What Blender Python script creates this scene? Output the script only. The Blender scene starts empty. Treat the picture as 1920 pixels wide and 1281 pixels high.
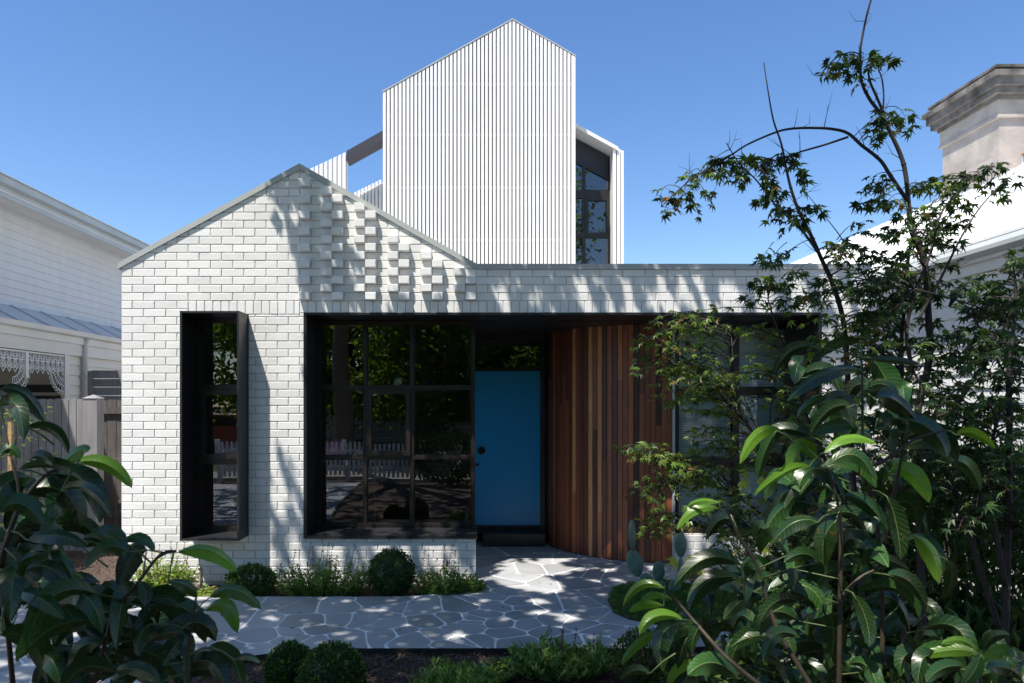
import bpy, math, random
from mathutils import Vector, Matrix, noise
R = math.radians
random.seed(7)
scene = bpy.context.scene
COL = scene.collection

# ---------------------------------------------------------------- camera
F = 1300.0; CY = -7.43; CZ = 1.9          # focal length in photo pixels, camera place
cam_d = bpy.data.cameras.new('camera'); cam = bpy.data.objects.new('camera', cam_d); COL.objects.link(cam)
cam.location = (0, CY, CZ); cam.rotation_euler = (R(90), 0, 0)
cam_d.sensor_width = 36; cam_d.lens = F * 36 / 1920
cam_d.shift_x = 80 / 1920; cam_d.shift_y = (755 - 640.5) / 1920
cam_d.clip_start = 0.05; cam_d.clip_end = 1000
cam_d.dof.use_dof = True; cam_d.dof.focus_distance = 8.2; cam_d.dof.aperture_fstop = 10
scene.camera = cam
scene.render.resolution_x = 1024; scene.render.resolution_y = 683

# ---------------------------------------------------------------- light
SUN = Vector((.237, .29, -.80)).normalized()     # direction the light travels
el = math.asin(-SUN.z); az = math.atan2(-SUN.x, -SUN.y)
world = bpy.data.worlds.new('World'); scene.world = world; world.use_nodes = True
nt = world.node_tree; bg = nt.nodes['Background']
sky = nt.nodes.new('ShaderNodeTexSky'); sky.sky_type = 'NISHITA'; sky.sun_disc = False
sky.sun_elevation = el; sky.sun_rotation = az; sky.air_density = 1.0; sky.dust_density = 0.3; sky.ozone_density = 1.5
hs = nt.nodes.new('ShaderNodeHueSaturation'); hs.inputs['Saturation'].default_value = 1.22; hs.inputs['Hue'].default_value = .506
nt.links.new(sky.outputs[0], hs.inputs['Color']); nt.links.new(hs.outputs[0], bg.inputs[0]); bg.inputs[1].default_value = 0.112
sd = bpy.data.lights.new('sun', 'SUN'); sd.energy = 4.7; sd.angle = R(0.53); sd.color = (1, .94, .85)
so = bpy.data.objects.new('sun', sd); COL.objects.link(so)
so.rotation_euler = SUN.to_track_quat('-Z', 'Y').to_euler(); so.location = (-6, -8, 20)
scene.view_settings.view_transform = 'Standard'; scene.view_settings.look = 'None'
scene.view_settings.exposure = 0.84; scene.view_settings.gamma = 1
scene.render.engine = 'CYCLES'

def at(px, py, d):
    return Vector(((px - 880) * d / F, CY + d, CZ + (755 - py) * d / F))

# ---------------------------------------------------------------- materials
def _p(m): return m.node_tree.nodes['Principled BSDF']
def mat(name, col, rough=.6, var=0, vscale=4, bump=0, bscale=60, metal=0, spec=.5, col2=None, stretch=None, detail=4, tone=0, transl=0, coat=0):
    m = bpy.data.materials.new(name); m.use_nodes = True
    n = m.node_tree.nodes; l = m.node_tree.links; p = _p(m)
    p.inputs['Base Color'].default_value = (*col, 1); p.inputs['Roughness'].default_value = rough
    p.inputs['Metallic'].default_value = metal; p.inputs['Specular IOR Level'].default_value = spec
    p.inputs['Coat Weight'].default_value = coat
    tc = n.new('ShaderNodeTexCoord'); mp = n.new('ShaderNodeMapping'); l.new(tc.outputs['Object'], mp.inputs[0])
    if stretch: mp.inputs['Scale'].default_value = stretch
    csock = None
    if var or col2:
        nz = n.new('ShaderNodeTexNoise'); nz.inputs['Scale'].default_value = vscale; nz.inputs['Detail'].default_value = detail
        l.new(mp.outputs[0], nz.inputs['Vector'])
        cr = n.new('ShaderNodeValToRGB'); cr.color_ramp.elements[0].position = .32; cr.color_ramp.elements[1].position = .68
        a = col; b = col2 if col2 else tuple(min(1, c * (1 + var)) for c in col)
        if not col2: a = tuple(c * (1 - var) for c in col)
        cr.color_ramp.elements[0].color = (*a, 1); cr.color_ramp.elements[1].color = (*b, 1)
        l.new(nz.outputs['Fac'], cr.inputs[0]); csock = cr.outputs[0]
    if tone:
        at_ = n.new('ShaderNodeAttribute'); at_.attribute_name = 'tone'
        mr = n.new('ShaderNodeMapRange'); mr.inputs['To Min'].default_value = 1 - tone; mr.inputs['To Max'].default_value = 1 + tone
        l.new(at_.outputs['Fac'], mr.inputs['Value'])
        mx = n.new('ShaderNodeMix'); mx.data_type = 'RGBA'; mx.blend_type = 'MULTIPLY'; mx.inputs[0].default_value = 1
        if csock: l.new(csock, mx.inputs[6])
        else: mx.inputs[6].default_value = (*col, 1)
        l.new(mr.outputs[0], mx.inputs[7]); csock = mx.outputs[2]
    if csock: l.new(csock, p.inputs['Base Color'])
    if bump:
        nb = n.new('ShaderNodeTexNoise'); nb.inputs['Scale'].default_value = bscale; nb.inputs['Detail'].default_value = 6
        l.new(mp.outputs[0], nb.inputs['Vector'])
        bp = n.new('ShaderNodeBump'); bp.inputs['Strength'].default_value = bump; bp.inputs['Distance'].default_value = .02
        l.new(nb.outputs['Fac'], bp.inputs['Height']); l.new(bp.outputs[0], p.inputs['Normal'])
    if transl:
        t = n.new('ShaderNodeBsdfTranslucent'); ms = n.new('ShaderNodeMixShader'); ms.inputs[0].default_value = transl
        g = n.new('ShaderNodeMix'); g.data_type = 'RGBA'; g.blend_type = 'MULTIPLY'; g.inputs[0].default_value = 1
        if csock: l.new(csock, g.inputs[6])
        else: g.inputs[6].default_value = (*col, 1)
        g.inputs[7].default_value = (2.4, 2.2, .7, 1); l.new(g.outputs[2], t.inputs[0])
        l.new(p.outputs[0], ms.inputs[1]); l.new(t.outputs[0], ms.inputs[2])
        l.new(ms.outputs[0], n['Material Output'].inputs[0])
    return m

def glass_mat(name, tint, base=.08, rough=.004):
    m = bpy.data.materials.new(name); m.use_nodes = True
    n = m.node_tree.nodes; l = m.node_tree.links; n.remove(_p(m))
    tr = n.new('ShaderNodeBsdfTransparent'); tr.inputs[0].default_value = (*tint, 1)
    gl = n.new('ShaderNodeBsdfGlossy'); gl.inputs['Roughness'].default_value = rough; gl.inputs[0].default_value = (.95, .97, 1, 1)
    lw = n.new('ShaderNodeFresnel'); lw.inputs[0].default_value = 1.5
    ad = n.new('ShaderNodeMath'); ad.operation = 'ADD'; ad.inputs[1].default_value = base; ad.use_clamp = True
    l.new(lw.outputs[0], ad.inputs[0]); ms = n.new('ShaderNodeMixShader')
    l.new(ad.outputs[0], ms.inputs[0]); l.new(tr.outputs[0], ms.inputs[1]); l.new(gl.outputs[0], ms.inputs[2])
    l.new(ms.outputs[0], n['Material Output'].inputs[0])
    return m

M = {}
M['brick'] = mat('white_brick', (.765, .76, .74), .38, var=.05, vscale=3.5, bump=.10, bscale=38, tone=.06, detail=9)
M['mortar'] = mat('pale_mortar', (.53, .525, .50), .9, var=.06, vscale=30, bump=.3, bscale=200)
M['dark'] = mat('charcoal_metal', (.018, .018, .021), .38, bump=.02, bscale=20, spec=.5, var=.2, vscale=3)
M['frame'] = mat('dark_stained_timber', (.019, .015, .013), .36, var=.35, vscale=12, stretch=(1, 1, .15), bump=.05, bscale=60)
M['cap'] = mat('grey_metal_capping', (.40, .42, .41), .42, var=.05, vscale=2)
M['batten'] = mat('white_batten_paint', (.765, .755, .73), .45, var=.03, vscale=2, tone=.03)
M['battenback'] = mat('grey_screen_backing', (.42, .41, .39), .8)
M['slate_panel'] = mat('charcoal_panel', (.028, .03, .042), .5, var=.08, vscale=2)
M['roofmetal'] = mat('grey_roof_sheet', (.45, .46, .47), .45, var=.05)
M['door'] = mat('blue_door_paint', (.004, .27, .56), .34, var=.05, vscale=1.2, bump=.012, bscale=9)
M['knob'] = mat('dark_bronze', (.02, .018, .016), .35, metal=.6)
M['glass'] = glass_mat('window_glass', (.70, .75, .76), .09)
M['glassblind'] = glass_mat('clear_glass', (.93, .96, .96), .02)
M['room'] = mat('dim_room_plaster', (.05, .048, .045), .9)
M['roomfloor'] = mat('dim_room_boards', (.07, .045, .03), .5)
M['blind'] = mat('venetian_blind', (.84, .90, .88), .5)
M['board'] = mat('white_weatherboard', (.66, .665, .665), .5, var=.035, vscale=2, stretch=(1, 3, 1), bump=.03, bscale=30)
M['boardcream'] = mat('cream_weatherboard', (.70, .68, .62), .55, var=.04, vscale=2, bump=.03, bscale=30)
M['trim'] = mat('white_trim_paint', (.68, .67, .64), .45, var=.04, vscale=3)
M['gutter'] = mat('painted_gutter', (.42, .45, .45), .4, var=.06, vscale=3)
M['roofwhite'] = mat('pale_roof_sheet', (.84, .85, .85), .5, var=.04, vscale=1.5)
M['roofblue'] = mat('blue_grey_roof_sheet', (.52, .58, .62), .4, var=.05)
M['lace'] = mat('white_cast_iron', (.74, .74, .73), .5)
M['fence'] = mat('grey_fence_paint', (.235, .23, .24), .65, var=.15, vscale=6, stretch=(3, 3, .4), bump=.1, bscale=40, tone=.12)
M['fencedark'] = mat('weathered_dark_timber', (.10, .092, .09), .7, var=.25, vscale=8, stretch=(3, 3, .4), bump=.15, bscale=40)
M['render'] = mat('old_cement_render', (.40, .355, .315), .9, var=.16, vscale=3, bump=.35, bscale=14)
M['renderdark'] = mat('stained_cement', (.06, .055, .05), .95, col2=(.22, .20, .18), vscale=4, bump=.4, bscale=18)
M['terracotta'] = mat('terracotta', (.42, .17, .09), .8, var=.15)
M['flash'] = mat('lead_flashing', (.48, .53, .57), .4, metal=.3)
M['stone'] = mat('bluestone_paving', (.365, .375, .39), .48, var=.15, vscale=1.6, bump=.22, bscale=14, tone=.16, detail=8)
M['grout'] = mat('pale_grout', (.86, .86, .85), .85, var=.10, vscale=7)
M['edge'] = mat('steel_edging', (.02, .02, .02), .6)
M['soil'] = mat('bark_mulch_bed', (.04, .027, .021), .95, col2=(.11, .075, .058), vscale=40, bump=1.0, bscale=55)
M['chip'] = mat('bark_chips', (.14, .09, .07), .9, tone=.8, var=.2, vscale=30)
M['grass'] = mat('nature_strip', (.05, .085, .025), .9, col2=(.10, .13, .05), vscale=3, bump=.5, bscale=60)
M['asphalt'] = mat('asphalt', (.055, .055, .06), .9, var=.15, vscale=3, bump=.2, bscale=120)
M['concrete'] = mat('concrete_footpath', (.32, .31, .29), .85, var=.1, vscale=2, bump=.1)
M['bark'] = mat('dark_bark', (.032, .024, .022), .75, var=.35, vscale=20, bump=.06, bscale=60)
M['barkgrey'] = mat('grey_bark', (.13, .10, .08), .85, var=.3, vscale=8, bump=.5, bscale=25)
M['stem'] = mat('brown_stem', (.040, .030, .018), .6, var=.3, vscale=25, bump=.1)
M['greenstem'] = mat('green_stem', (.06, .095, .025), .5, var=.2, vscale=15)
def leafmat(name, c, rough=.4, tone=.45, transl=.25, c2=None, spec=.5, vscale=2):
    return mat(name, c, rough, tone=tone, transl=transl, col2=c2, vscale=vscale, spec=spec)
M['laurel'] = leafmat('laurel_leaf', (.0065, .028, .008), .34, .55, .10, c2=(.018, .054, .010), vscale=5)
M['laurelbright'] = leafmat('bright_laurel_leaf', (.06, .15, .014), .34, .4, .34, c2=(.11, .22, .02), vscale=9)  # brighter green copy of the laurel leaf for selected leaves
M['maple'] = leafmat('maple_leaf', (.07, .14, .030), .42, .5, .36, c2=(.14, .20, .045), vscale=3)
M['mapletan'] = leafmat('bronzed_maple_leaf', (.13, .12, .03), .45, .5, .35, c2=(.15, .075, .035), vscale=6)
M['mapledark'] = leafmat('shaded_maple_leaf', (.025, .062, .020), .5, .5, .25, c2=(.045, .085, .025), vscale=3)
M['box'] = leafmat('box_leaf', (.022, .065, .018), .38, .5, .25, c2=(.045, .10, .02), vscale=9)
M['boxnew'] = leafmat('box_leaf_tip', (.16, .27, .02), .35, .4, .4)
M['herb'] = leafmat('soft_green_leaf', (.11, .22, .05), .5, .4, .4, c2=(.19, .30, .07), vscale=7)
M['herbyellow'] = leafmat('yellow_green_leaf', (.17, .24, .05), .5, .35, .35, c2=(.25, .27, .06), vscale=7)
M['seed'] = leafmat('russet_seed_head', (.11, .06, .05), .7, .4, .2)
M['pink'] = leafmat('pink_flower', (.50, .16, .20), .6, .4, .2)
M['sage'] = leafmat('grey_green_leaf', (.15, .26, .10), .5, .4, .35, c2=(.24, .34, .12), vscale=9)
M['turf'] = leafmat('fine_mondo_leaf', (.055, .15, .03), .55, .5, .3, c2=(.09, .20, .035), vscale=6)
M['cactus'] = mat('cactus_pad', (.12, .20, .15), .55, var=.18, vscale=14, bump=.25, bscale=45)
M['treeleaf'] = leafmat('street_tree_leaf', (.06, .12, .02), .5, .5, .5, c2=(.10, .17, .03), vscale=1.2)
M['maplelit'] = leafmat('sunlit_maple_leaf', (.30, .34, .06), .45, .3, .4)  # brighter copy of the maple leaf, sunlight put into its colour
M['balloon'] = mat('pink_ball', (.85, .18, .45), .35)
M['beach_red'] = mat('ball_red', (.5, .04, .05), .35); M['beach_white'] = mat('ball_cream', (.7, .72, .6), .35); M['beach_green'] = mat('ball_green', (.06, .3, .16), .35)
M['picket'] = mat('white_picket_paint', (.75, .76, .78), .5)
M['carred'] = mat('car_paint_red', (.35, .02, .02), .2, coat=.8); M['carglass'] = mat('car_glass', (.02, .025, .03), .05)
M['tyre'] = mat('tyre', (.02, .02, .02), .8); M['rim'] = mat('alloy_rim', (.5, .5, .52), .3, metal=.8)
M['lamp'] = mat('lamp_lens', (.4, .05, .04), .2)
M['tap'] = mat('cream_tap', (.60, .58, .50), .4)
M['stake'] = mat('timber_stake', (.42, .26, .13), .8, var=.2, vscale=10)

def veins(m, length=1):
    n = m.node_tree.nodes; l = m.node_tree.links; p = _p(m)
    at_ = n.new('ShaderNodeAttribute'); at_.attribute_name = 'leafuv'; sp = n.new('ShaderNodeSeparateXYZ'); l.new(at_.outputs['Vector'], sp.inputs[0])
    def mth(op, a, b=None):
        q = n.new('ShaderNodeMath'); q.operation = op
        for i, v in enumerate((a, b)):
            if v is None: continue
            if isinstance(v, (int, float)): q.inputs[i].default_value = v
            else: l.new(v, q.inputs[i])
        return q.outputs[0]
    ab = mth('ABSOLUTE', sp.outputs[1]); ph = mth('SUBTRACT', mth('MULTIPLY', sp.outputs[0], 75.0), mth('MULTIPLY', ab, 9.0))
    w = mth('POWER', mth('ABSOLUTE', mth('SINE', mth('MULTIPLY', ph, .5))), 9.0)      # side veins
    mid = mth('LESS_THAN', ab, .045); v = mth('MAXIMUM', mth('MULTIPLY', w, .13), mth('MULTIPLY', mid, .55))
    old = p.inputs['Base Color'].links[0].from_socket
    mx = n.new('ShaderNodeMix'); mx.data_type = 'RGBA'; l.new(v, mx.inputs[0]); l.new(old, mx.inputs[6]); mx.inputs[7].default_value = (.16, .24, .06, 1)
    nz = n.new('ShaderNodeTexNoise'); nz.inputs['Scale'].default_value = 55; nz.inputs['Detail'].default_value = 3
    gt_ = mth('GREATER_THAN', nz.outputs['Fac'], .665)
    m2 = n.new('ShaderNodeMix'); m2.data_type = 'RGBA'; l.new(mth('MULTIPLY', gt_, .6), m2.inputs[0]); l.new(mx.outputs[2], m2.inputs[6]); m2.inputs[7].default_value = (.13, .085, .03, 1)
    l.new(m2.outputs[2], p.inputs['Base Color'])
    bp = n.new('ShaderNodeBump'); bp.inputs['Strength'].default_value = .2; bp.inputs['Distance'].default_value = .0008; bp.invert = True
    l.new(mth('MAXIMUM', w, mid), bp.inputs['Height']); l.new(bp.outputs[0], p.inputs['Normal'])
    n2 = n.new('ShaderNodeTexNoise'); n2.inputs['Scale'].default_value = 22; mr = n.new('ShaderNodeMapRange'); mr.inputs['To Min'].default_value = .16; mr.inputs['To Max'].default_value = .50
    l.new(n2.outputs['Fac'], mr.inputs['Value']); l.new(mr.outputs[0], p.inputs['Roughness'])
veins(M['laurel']); veins(M['laurelbright'])
def timber_mat():
    m = mat('spotted_gum_boards', (.10, .04, .02), .5, bump=.10, bscale=40, stretch=(10, 10, .8))
    n = m.node_tree.nodes; l = m.node_tree.links; p = _p(m)
    a = n.new('ShaderNodeAttribute'); a.attribute_name = 'tone'
    cr = n.new('ShaderNodeValToRGB'); e = cr.color_ramp.elements
    e[0].position = 0; e[0].color = (.040, .014, .010, 1); e[1].position = 1; e[1].color = (.56, .26, .10, 1)
    for q, c in ((.35, (.15, .044, .022, 1)), (.62, (.28, .088, .038, 1)), (.82, (.42, .155, .06, 1))):
        x = e.new(q); x.color = c
    l.new(a.outputs['Fac'], cr.inputs[0])
    tc = n.new('ShaderNodeTexCoord'); mp = n.new('ShaderNodeMapping'); mp.inputs['Scale'].default_value = (22, 22, 1.1)
    nz = n.new('ShaderNodeTexNoise'); nz.inputs['Scale'].default_value = 3; nz.inputs['Detail'].default_value = 6; nz.inputs['Distortion'].default_value = 1.4
    l.new(tc.outputs['Object'], mp.inputs[0]); l.new(mp.outputs[0], nz.inputs['Vector'])
    mr = n.new('ShaderNodeMapRange'); mr.inputs['From Min'].default_value = .3; mr.inputs['From Max'].default_value = .7
    mr.inputs['To Min'].default_value = .62; mr.inputs['To Max'].default_value = 1.3; l.new(nz.outputs['Fac'], mr.inputs['Value'])
    mx = n.new('ShaderNodeMix'); mx.data_type = 'RGBA'; mx.blend_type = 'MULTIPLY'; mx.inputs[0].default_value = 1
    l.new(cr.outputs[0], mx.inputs[6]); l.new(mr.outputs[0], mx.inputs[7]); l.new(mx.outputs[2], p.inputs['Base Color'])
    return m
M['timber'] = timber_mat()

# ---------------------------------------------------------------- mesh builder
class MB:
    def __init__(s): s.v = []; s.f = []; s.m = []; s.t = []; s.smooth = []; s.mats = []; s.cur = 0; s.tone = .5; s.sm = False; s.uv = {}
    def use(s, name):
        if name not in s.mats: s.mats.append(name)
        s.cur = s.mats.index(name); return s
    def poly(s, pts, idx=None):
        b = len(s.v); s.v.extend([tuple(p) for p in pts])
        for f in (idx or [tuple(range(len(pts)))]):
            s.f.append(tuple(b + i for i in f)); s.m.append(s.cur); s.t.append(s.tone); s.smooth.append(s.sm)
    def box(s, x0, x1, y0, y1, z0, z1):
        p = [(x0,y0,z0),(x1,y0,z0),(x1,y1,z0),(x0,y1,z0),(x0,y0,z1),(x1,y0,z1),(x1,y1,z1),(x0,y1,z1)]
        s.poly(p, [(0,3,2,1),(4,5,6,7),(0,1,5,4),(1,2,6,5),(2,3,7,6),(3,0,4,7)])
    def prism_xz(s, pts, y0, y1):          # outline in x,z (counter-clockwise from the front), extruded in y
        n = len(pts)
        p = [(a, y0, b) for a, b in pts] + [(a, y1, b) for a, b in pts]
        s.poly(p, [tuple(range(n)), tuple(range(2*n-1, n-1, -1))] + [((i+1) % n, i, i+n, (i+1) % n + n) for i in range(n)])
    def prism_yz(s, pts, x0, x1):
        n = len(pts)
        p = [(x0, a, b) for a, b in pts] + [(x1, a, b) for a, b in pts]
        s.poly(p, [tuple(range(n)), tuple(range(2*n-1, n-1, -1))] + [((i+1) % n, i, i+n, (i+1) % n + n) for i in range(n)])
    def prism_xy(s, pts, z0, z1):
        n = len(pts)
        p = [(a, b, z0) for a, b in pts] + [(a, b, z1) for a, b in pts]
        s.poly(p, [tuple(range(n-1, -1, -1)), tuple(range(n, 2*n))] + [(i, (i+1) % n, (i+1) % n + n, i+n) for i in range(n)])
    def tube(s, pts, radii, n=6, cap=True):
        pts = [Vector(p) for p in pts]
        if not hasattr(radii, '__len__'): radii = [radii] * len(pts)
        b = len(s.v); prev = None
        for i, p in enumerate(pts):
            t = (pts[min(i+1, len(pts)-1)] - pts[max(i-1, 0)])
            t = t.normalized() if t.length > 1e-9 else Vector((0, 0, 1))
            if prev is None:
                u = t.orthogonal().normalized()
            else:
                u = prev - t * prev.dot(t); u = u.normalized() if u.length > 1e-6 else t.orthogonal().normalized()
            prev = u; w = t.cross(u)
            for k in range(n):
                a = 2*math.pi*k/n; s.v.append(tuple(p + (u*math.cos(a) + w*math.sin(a)) * radii[i]))
        for i in range(len(pts)-1):
            for k in range(n):
                s.f.append((b+i*n+k, b+i*n+(k+1) % n, b+(i+1)*n+(k+1) % n, b+(i+1)*n+k)); s.m.append(s.cur); s.t.append(s.tone); s.smooth.append(True)
        if cap:
            for fc in (tuple(b+k for k in range(n-1, -1, -1)), tuple(b+(len(pts)-1)*n+k for k in range(n))):
                s.f.append(fc); s.m.append(s.cur); s.t.append(s.tone); s.smooth.append(False)
    def ball(s, c, r, nu=16, nv=10, fn=None):
        b = len(s.v)
        for j in range(nv+1):
            th = math.pi*j/nv
            for i in range(nu):
                ph = 2*math.pi*i/nu; d = Vector((math.sin(th)*math.cos(ph), math.sin(th)*math.sin(ph), math.cos(th)))
                q = fn(d) if fn else 1
                s.v.append(tuple(Vector(c) + Vector((d.x*r[0], d.y*r[1], d.z*r[2])) * q))
        for j in range(nv):
            for i in range(nu):
                s.f.append((b+j*nu+i, b+(j+1)*nu+i, b+(j+1)*nu+(i+1) % nu, b+j*nu+(i+1) % nu)); s.m.append(s.cur); s.t.append(s.tone); s.smooth.append(True)
    def leaf(s, p, d, nrm, L, W, fold=.25):     # small four-point folded leaf
        d = d.normalized(); w = d.cross(nrm)
        w = w.normalized() if w.length > 1e-6 else d.orthogonal().normalized()
        n = w.cross(d); m = p + d*L*.45
        s.poly([p, m + w*W*.5 + n*W*fold, p + d*L - n*L*.08, m - w*W*.5 + n*W*fold], [(0, 1, 2), (0, 2, 3)])
    def build(s, name, parent=None):
        me = bpy.data.meshes.new(name); me.from_pydata(s.v, [], s.f); 
        for k in s.mats: me.materials.append(M[k])
        me.polygons.foreach_set('material_index', s.m); me.polygons.foreach_set('use_smooth', s.smooth)
        a = me.attributes.new('tone', 'FLOAT', 'FACE'); a.data.foreach_set('value', s.t)
        if s.uv:
            ua = me.attributes.new('leafuv', 'FLOAT_VECTOR', 'POINT'); fl = [0.0]*(3*len(s.v))
            for i, (a_, b_) in s.uv.items(): fl[3*i] = a_; fl[3*i+1] = b_
            ua.data.foreach_set('vector', fl)
        me.update(); o = bpy.data.objects.new(name, me); COL.objects.link(o)
        if parent: o.parent = parent
        return o
def mb(m): return MB().use(m)
def tag(o, label=None, cat=None, group=None, kind=None):
    if label: o['label'] = label
    if cat: o['category'] = cat
    if group: o['group'] = group
    if kind: o['kind'] = kind
    return o
def thing(name, label, cat, loc=(0, 0, 0), group=None):
    o = bpy.data.objects.new(name, None); COL.objects.link(o); o.location = loc; o.empty_display_size = .1
    return tag(o, label, cat, group)
def shift(o, parent):       # part built in world coordinates under an empty that is not at the origin
    o.parent = parent; v = Vector(parent.location)
    o.data.transform(Matrix.Translation(-v)); return o
def copy_tree(o, parent=None):
    c = o.copy(); COL.objects.link(c); c.parent = parent
    for ch in [x for x in bpy.data.objects if x.parent == o]: copy_tree(ch, c)
    return c
def rnd(a, b): return random.uniform(a, b)
def rdir():
    while True:
        v = Vector((rnd(-1,1), rnd(-1,1), rnd(-1,1)))
        if .05 < v.length < 1: return v.normalized()
def bez(a, b, c, n):        # quadratic curve passing through b at its middle
    q = b*2 - (a + c)*.5
    return [a*(1-t)**2 + q*2*t*(1-t) + c*t*t for t in [i/n for i in range(n+1)]]
def spline(pts, n=5):       # Catmull-Rom
    out = []; P = [pts[0]] + list(pts) + [pts[-1]]
    for i in range(1, len(P)-2):
        for k in range(n):
            t = k/n; a, b, c, d = P[i-1], P[i], P[i+1], P[i+2]
            out.append(.5*((2*b) + (c-a)*t + (2*a-5*b+4*c-d)*t*t + (3*b-a-3*c+d)*t**3))
    out.append(P[-2]); return out
def clip_poly(poly, a, b, c):       # keep a*x+b*y<=c
    out = []
    for i in range(len(poly)):
        p, q = poly[i], poly[(i+1) % len(poly)]
        dp = a*p[0]+b*p[1]-c; dq = a*q[0]+b*q[1]-c
        if dp <= 0: out.append(p)
        if (dp < 0 < dq) or (dq < 0 < dp):
            t = dp/(dp-dq); out.append((p[0]+(q[0]-p[0])*t, p[1]+(q[1]-p[1])*t))
    return out

# ================================================================ THE HOUSE
XL, XP, XR, XE = -3.73, -1.817, .074, 4.27       # left corner, gable peak, end of rake, right corner
ZP, ZL, ZR = 4.40, 3.35, 3.33
HEAD = 2.86; SILL = .474
house = thing('house', 'white brick house with asymmetric batten tower and blue front door', 'house')

def rect_minus(rects, o):
    out = []
    for (x0, x1, z0, z1) in rects:
        a0, a1, b0, b1 = o
        if a1 <= x0 or a0 >= x1 or b1 <= z0 or b0 >= z1: out.append((x0, x1, z0, z1)); continue
        if x0 < a0: out.append((x0, a0, z0, z1))
        if a1 < x1: out.append((a1, x1, z0, z1))
        if z0 < b0: out.append((max(x0, a0), min(x1, a1), z0, b0))
        if b1 < z1: out.append((max(x0, a0), min(x1, a1), b1, z1))
    return out
wall = mb('brick')
def brick_poly(poly, y0, depth=.07, ch=.0035):
    # chamfered brick from an x,z outline; front at y0
    if len(poly) < 3: return
    cx = sum(p[0] for p in poly)/len(poly); cz = sum(p[1] for p in poly)/len(poly)
    w = max(p[0] for p in poly)-min(p[0] for p in poly); h = max(p[1] for p in poly)-min(p[1] for p in poly)
    if w < .018 or h < .012: return
    wall.tone = random.random(); jy = rnd(-.0015, .0015); tl = rnd(-.0012, .0012); tx = rnd(-.0012, .0012)
    fx = max(.2, 1-2*ch/w); fz = max(.2, 1-2*ch/h); n = len(poly)
    inner = [(cx+(x-cx)*fx, y0+jy+tl*(z-cz)/h+tx*(x-cx)/w, cz+(z-cz)*fz) for x, z in poly]
    mid = [(x, y0+jy+ch, z) for x, z in poly]; back = [(x, y0+depth, z) for x, z in poly]
    f = [tuple(range(n))]
    for i in range(n):
        j = (i+1) % n
        f.append((j, i, i+n, j+n)); f.append((j+n, i+n, i+2*n, j+2*n))
    wall.poly(inner+mid+back, f)
OPEN = [(-2.985, -2.37, SILL, 2.845), (-1.749, XR, SILL, HEAD), (XR, 3.77, -1, HEAD)]
sL = (ZP-ZL)/(XP-XL); sR = (ZP-ZR)/(XR-XP)
def lay(x0, x1, z0, z1, y0=0, holes=(), rake=True, depth=.07, gap=.0045):
    for r in _minus_all((x0, x1, z0, z1), holes):
        a0, a1, b0, b1 = r
        if a1-a0 < .03 or b1-b0 < .02: continue
        poly = [(a0+gap, b0+gap), (a1-gap, b0+gap), (a1-gap, b1-gap), (a0+gap, b1-gap)]
        if rake:
            if a0 < XP: poly = clip_poly(poly, -sL, 1, ZL - sL*XL - .005)
            if a1 > XP and a0 < XR: poly = clip_poly(poly, sR, 1, ZP + sR*XP - .005)
            if a0 >= XR-.01: poly = clip_poly(poly, 0, 1, ZR-.002)
        if len(poly) >= 3: brick_poly(poly, y0, depth)
def _minus_all(r, holes):
    rs = [r]
    for h in holes: rs = rect_minus(rs, h)
    return rs
C = .0863; Z0 = 2.99
SOLD = [(-3.01, XP, 2.845, Z0), (XP, 3.79, HEAD, Z0)]
for k in range(-35, 17):
    z = Z0 + k*C; z1 = z + C
    if z1 < .02: continue
    zz = max(z, -.02)
    holes = OPEN + SOLD
    # left field (stretcher bond)
    x = XL - (.12 if k % 2 else 0)
    while x < (XP if k >= 0 else XR) - .01:
        lay(max(x, XL), min(x+.239, XP if k >= 0 else XR), zz, z1, 0, holes); x += .239
    # middle field
    if k >= 0:
        u = (XR-XP)/(5*.36+.12)
        x = XP
        seq = ([.12, .24]*6)[:11] if k % 2 == 0 else ([.24, .12]*5 + [.12])
        for q, w in enumerate(seq):
            w *= u; head = (w < .2) and not (k % 2 == 1 and q == 10)
            ztop = ZP - sR*(x + w - XP)
            if head and z1 < ztop + .035:
                # projecting header: full block standing 80 mm proud
                poly = clip_poly([(x+.004, zz+.0045), (x+w-.004, zz+.0045), (x+w-.004, z1-.0045), (x+.004, z1-.0045)], sR, 1, ZP+sR*XP-.005)
                if len(poly) >= 3: brick_poly(poly, -.078, .15)
            else: lay(x, x+w, zz, z1, 0, holes)
            x += w
    # right field
    x = XR - (.12 if k % 2 else 0)
    while x < XE - .01:
        lay(max(x, XR), min(x+.241, XE), zz, z1, 0, holes); x += .241
x = -3.01
while x < XP-.02: lay(x, min(x+.0872, XP), 2.845, Z0, 0, [(-2.985, -2.37, SILL, 2.845)]); x += .0872
x = XP
while x < 3.77: lay(x, min(x+.0872, 3.79), HEAD, Z0); x += .0872
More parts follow.
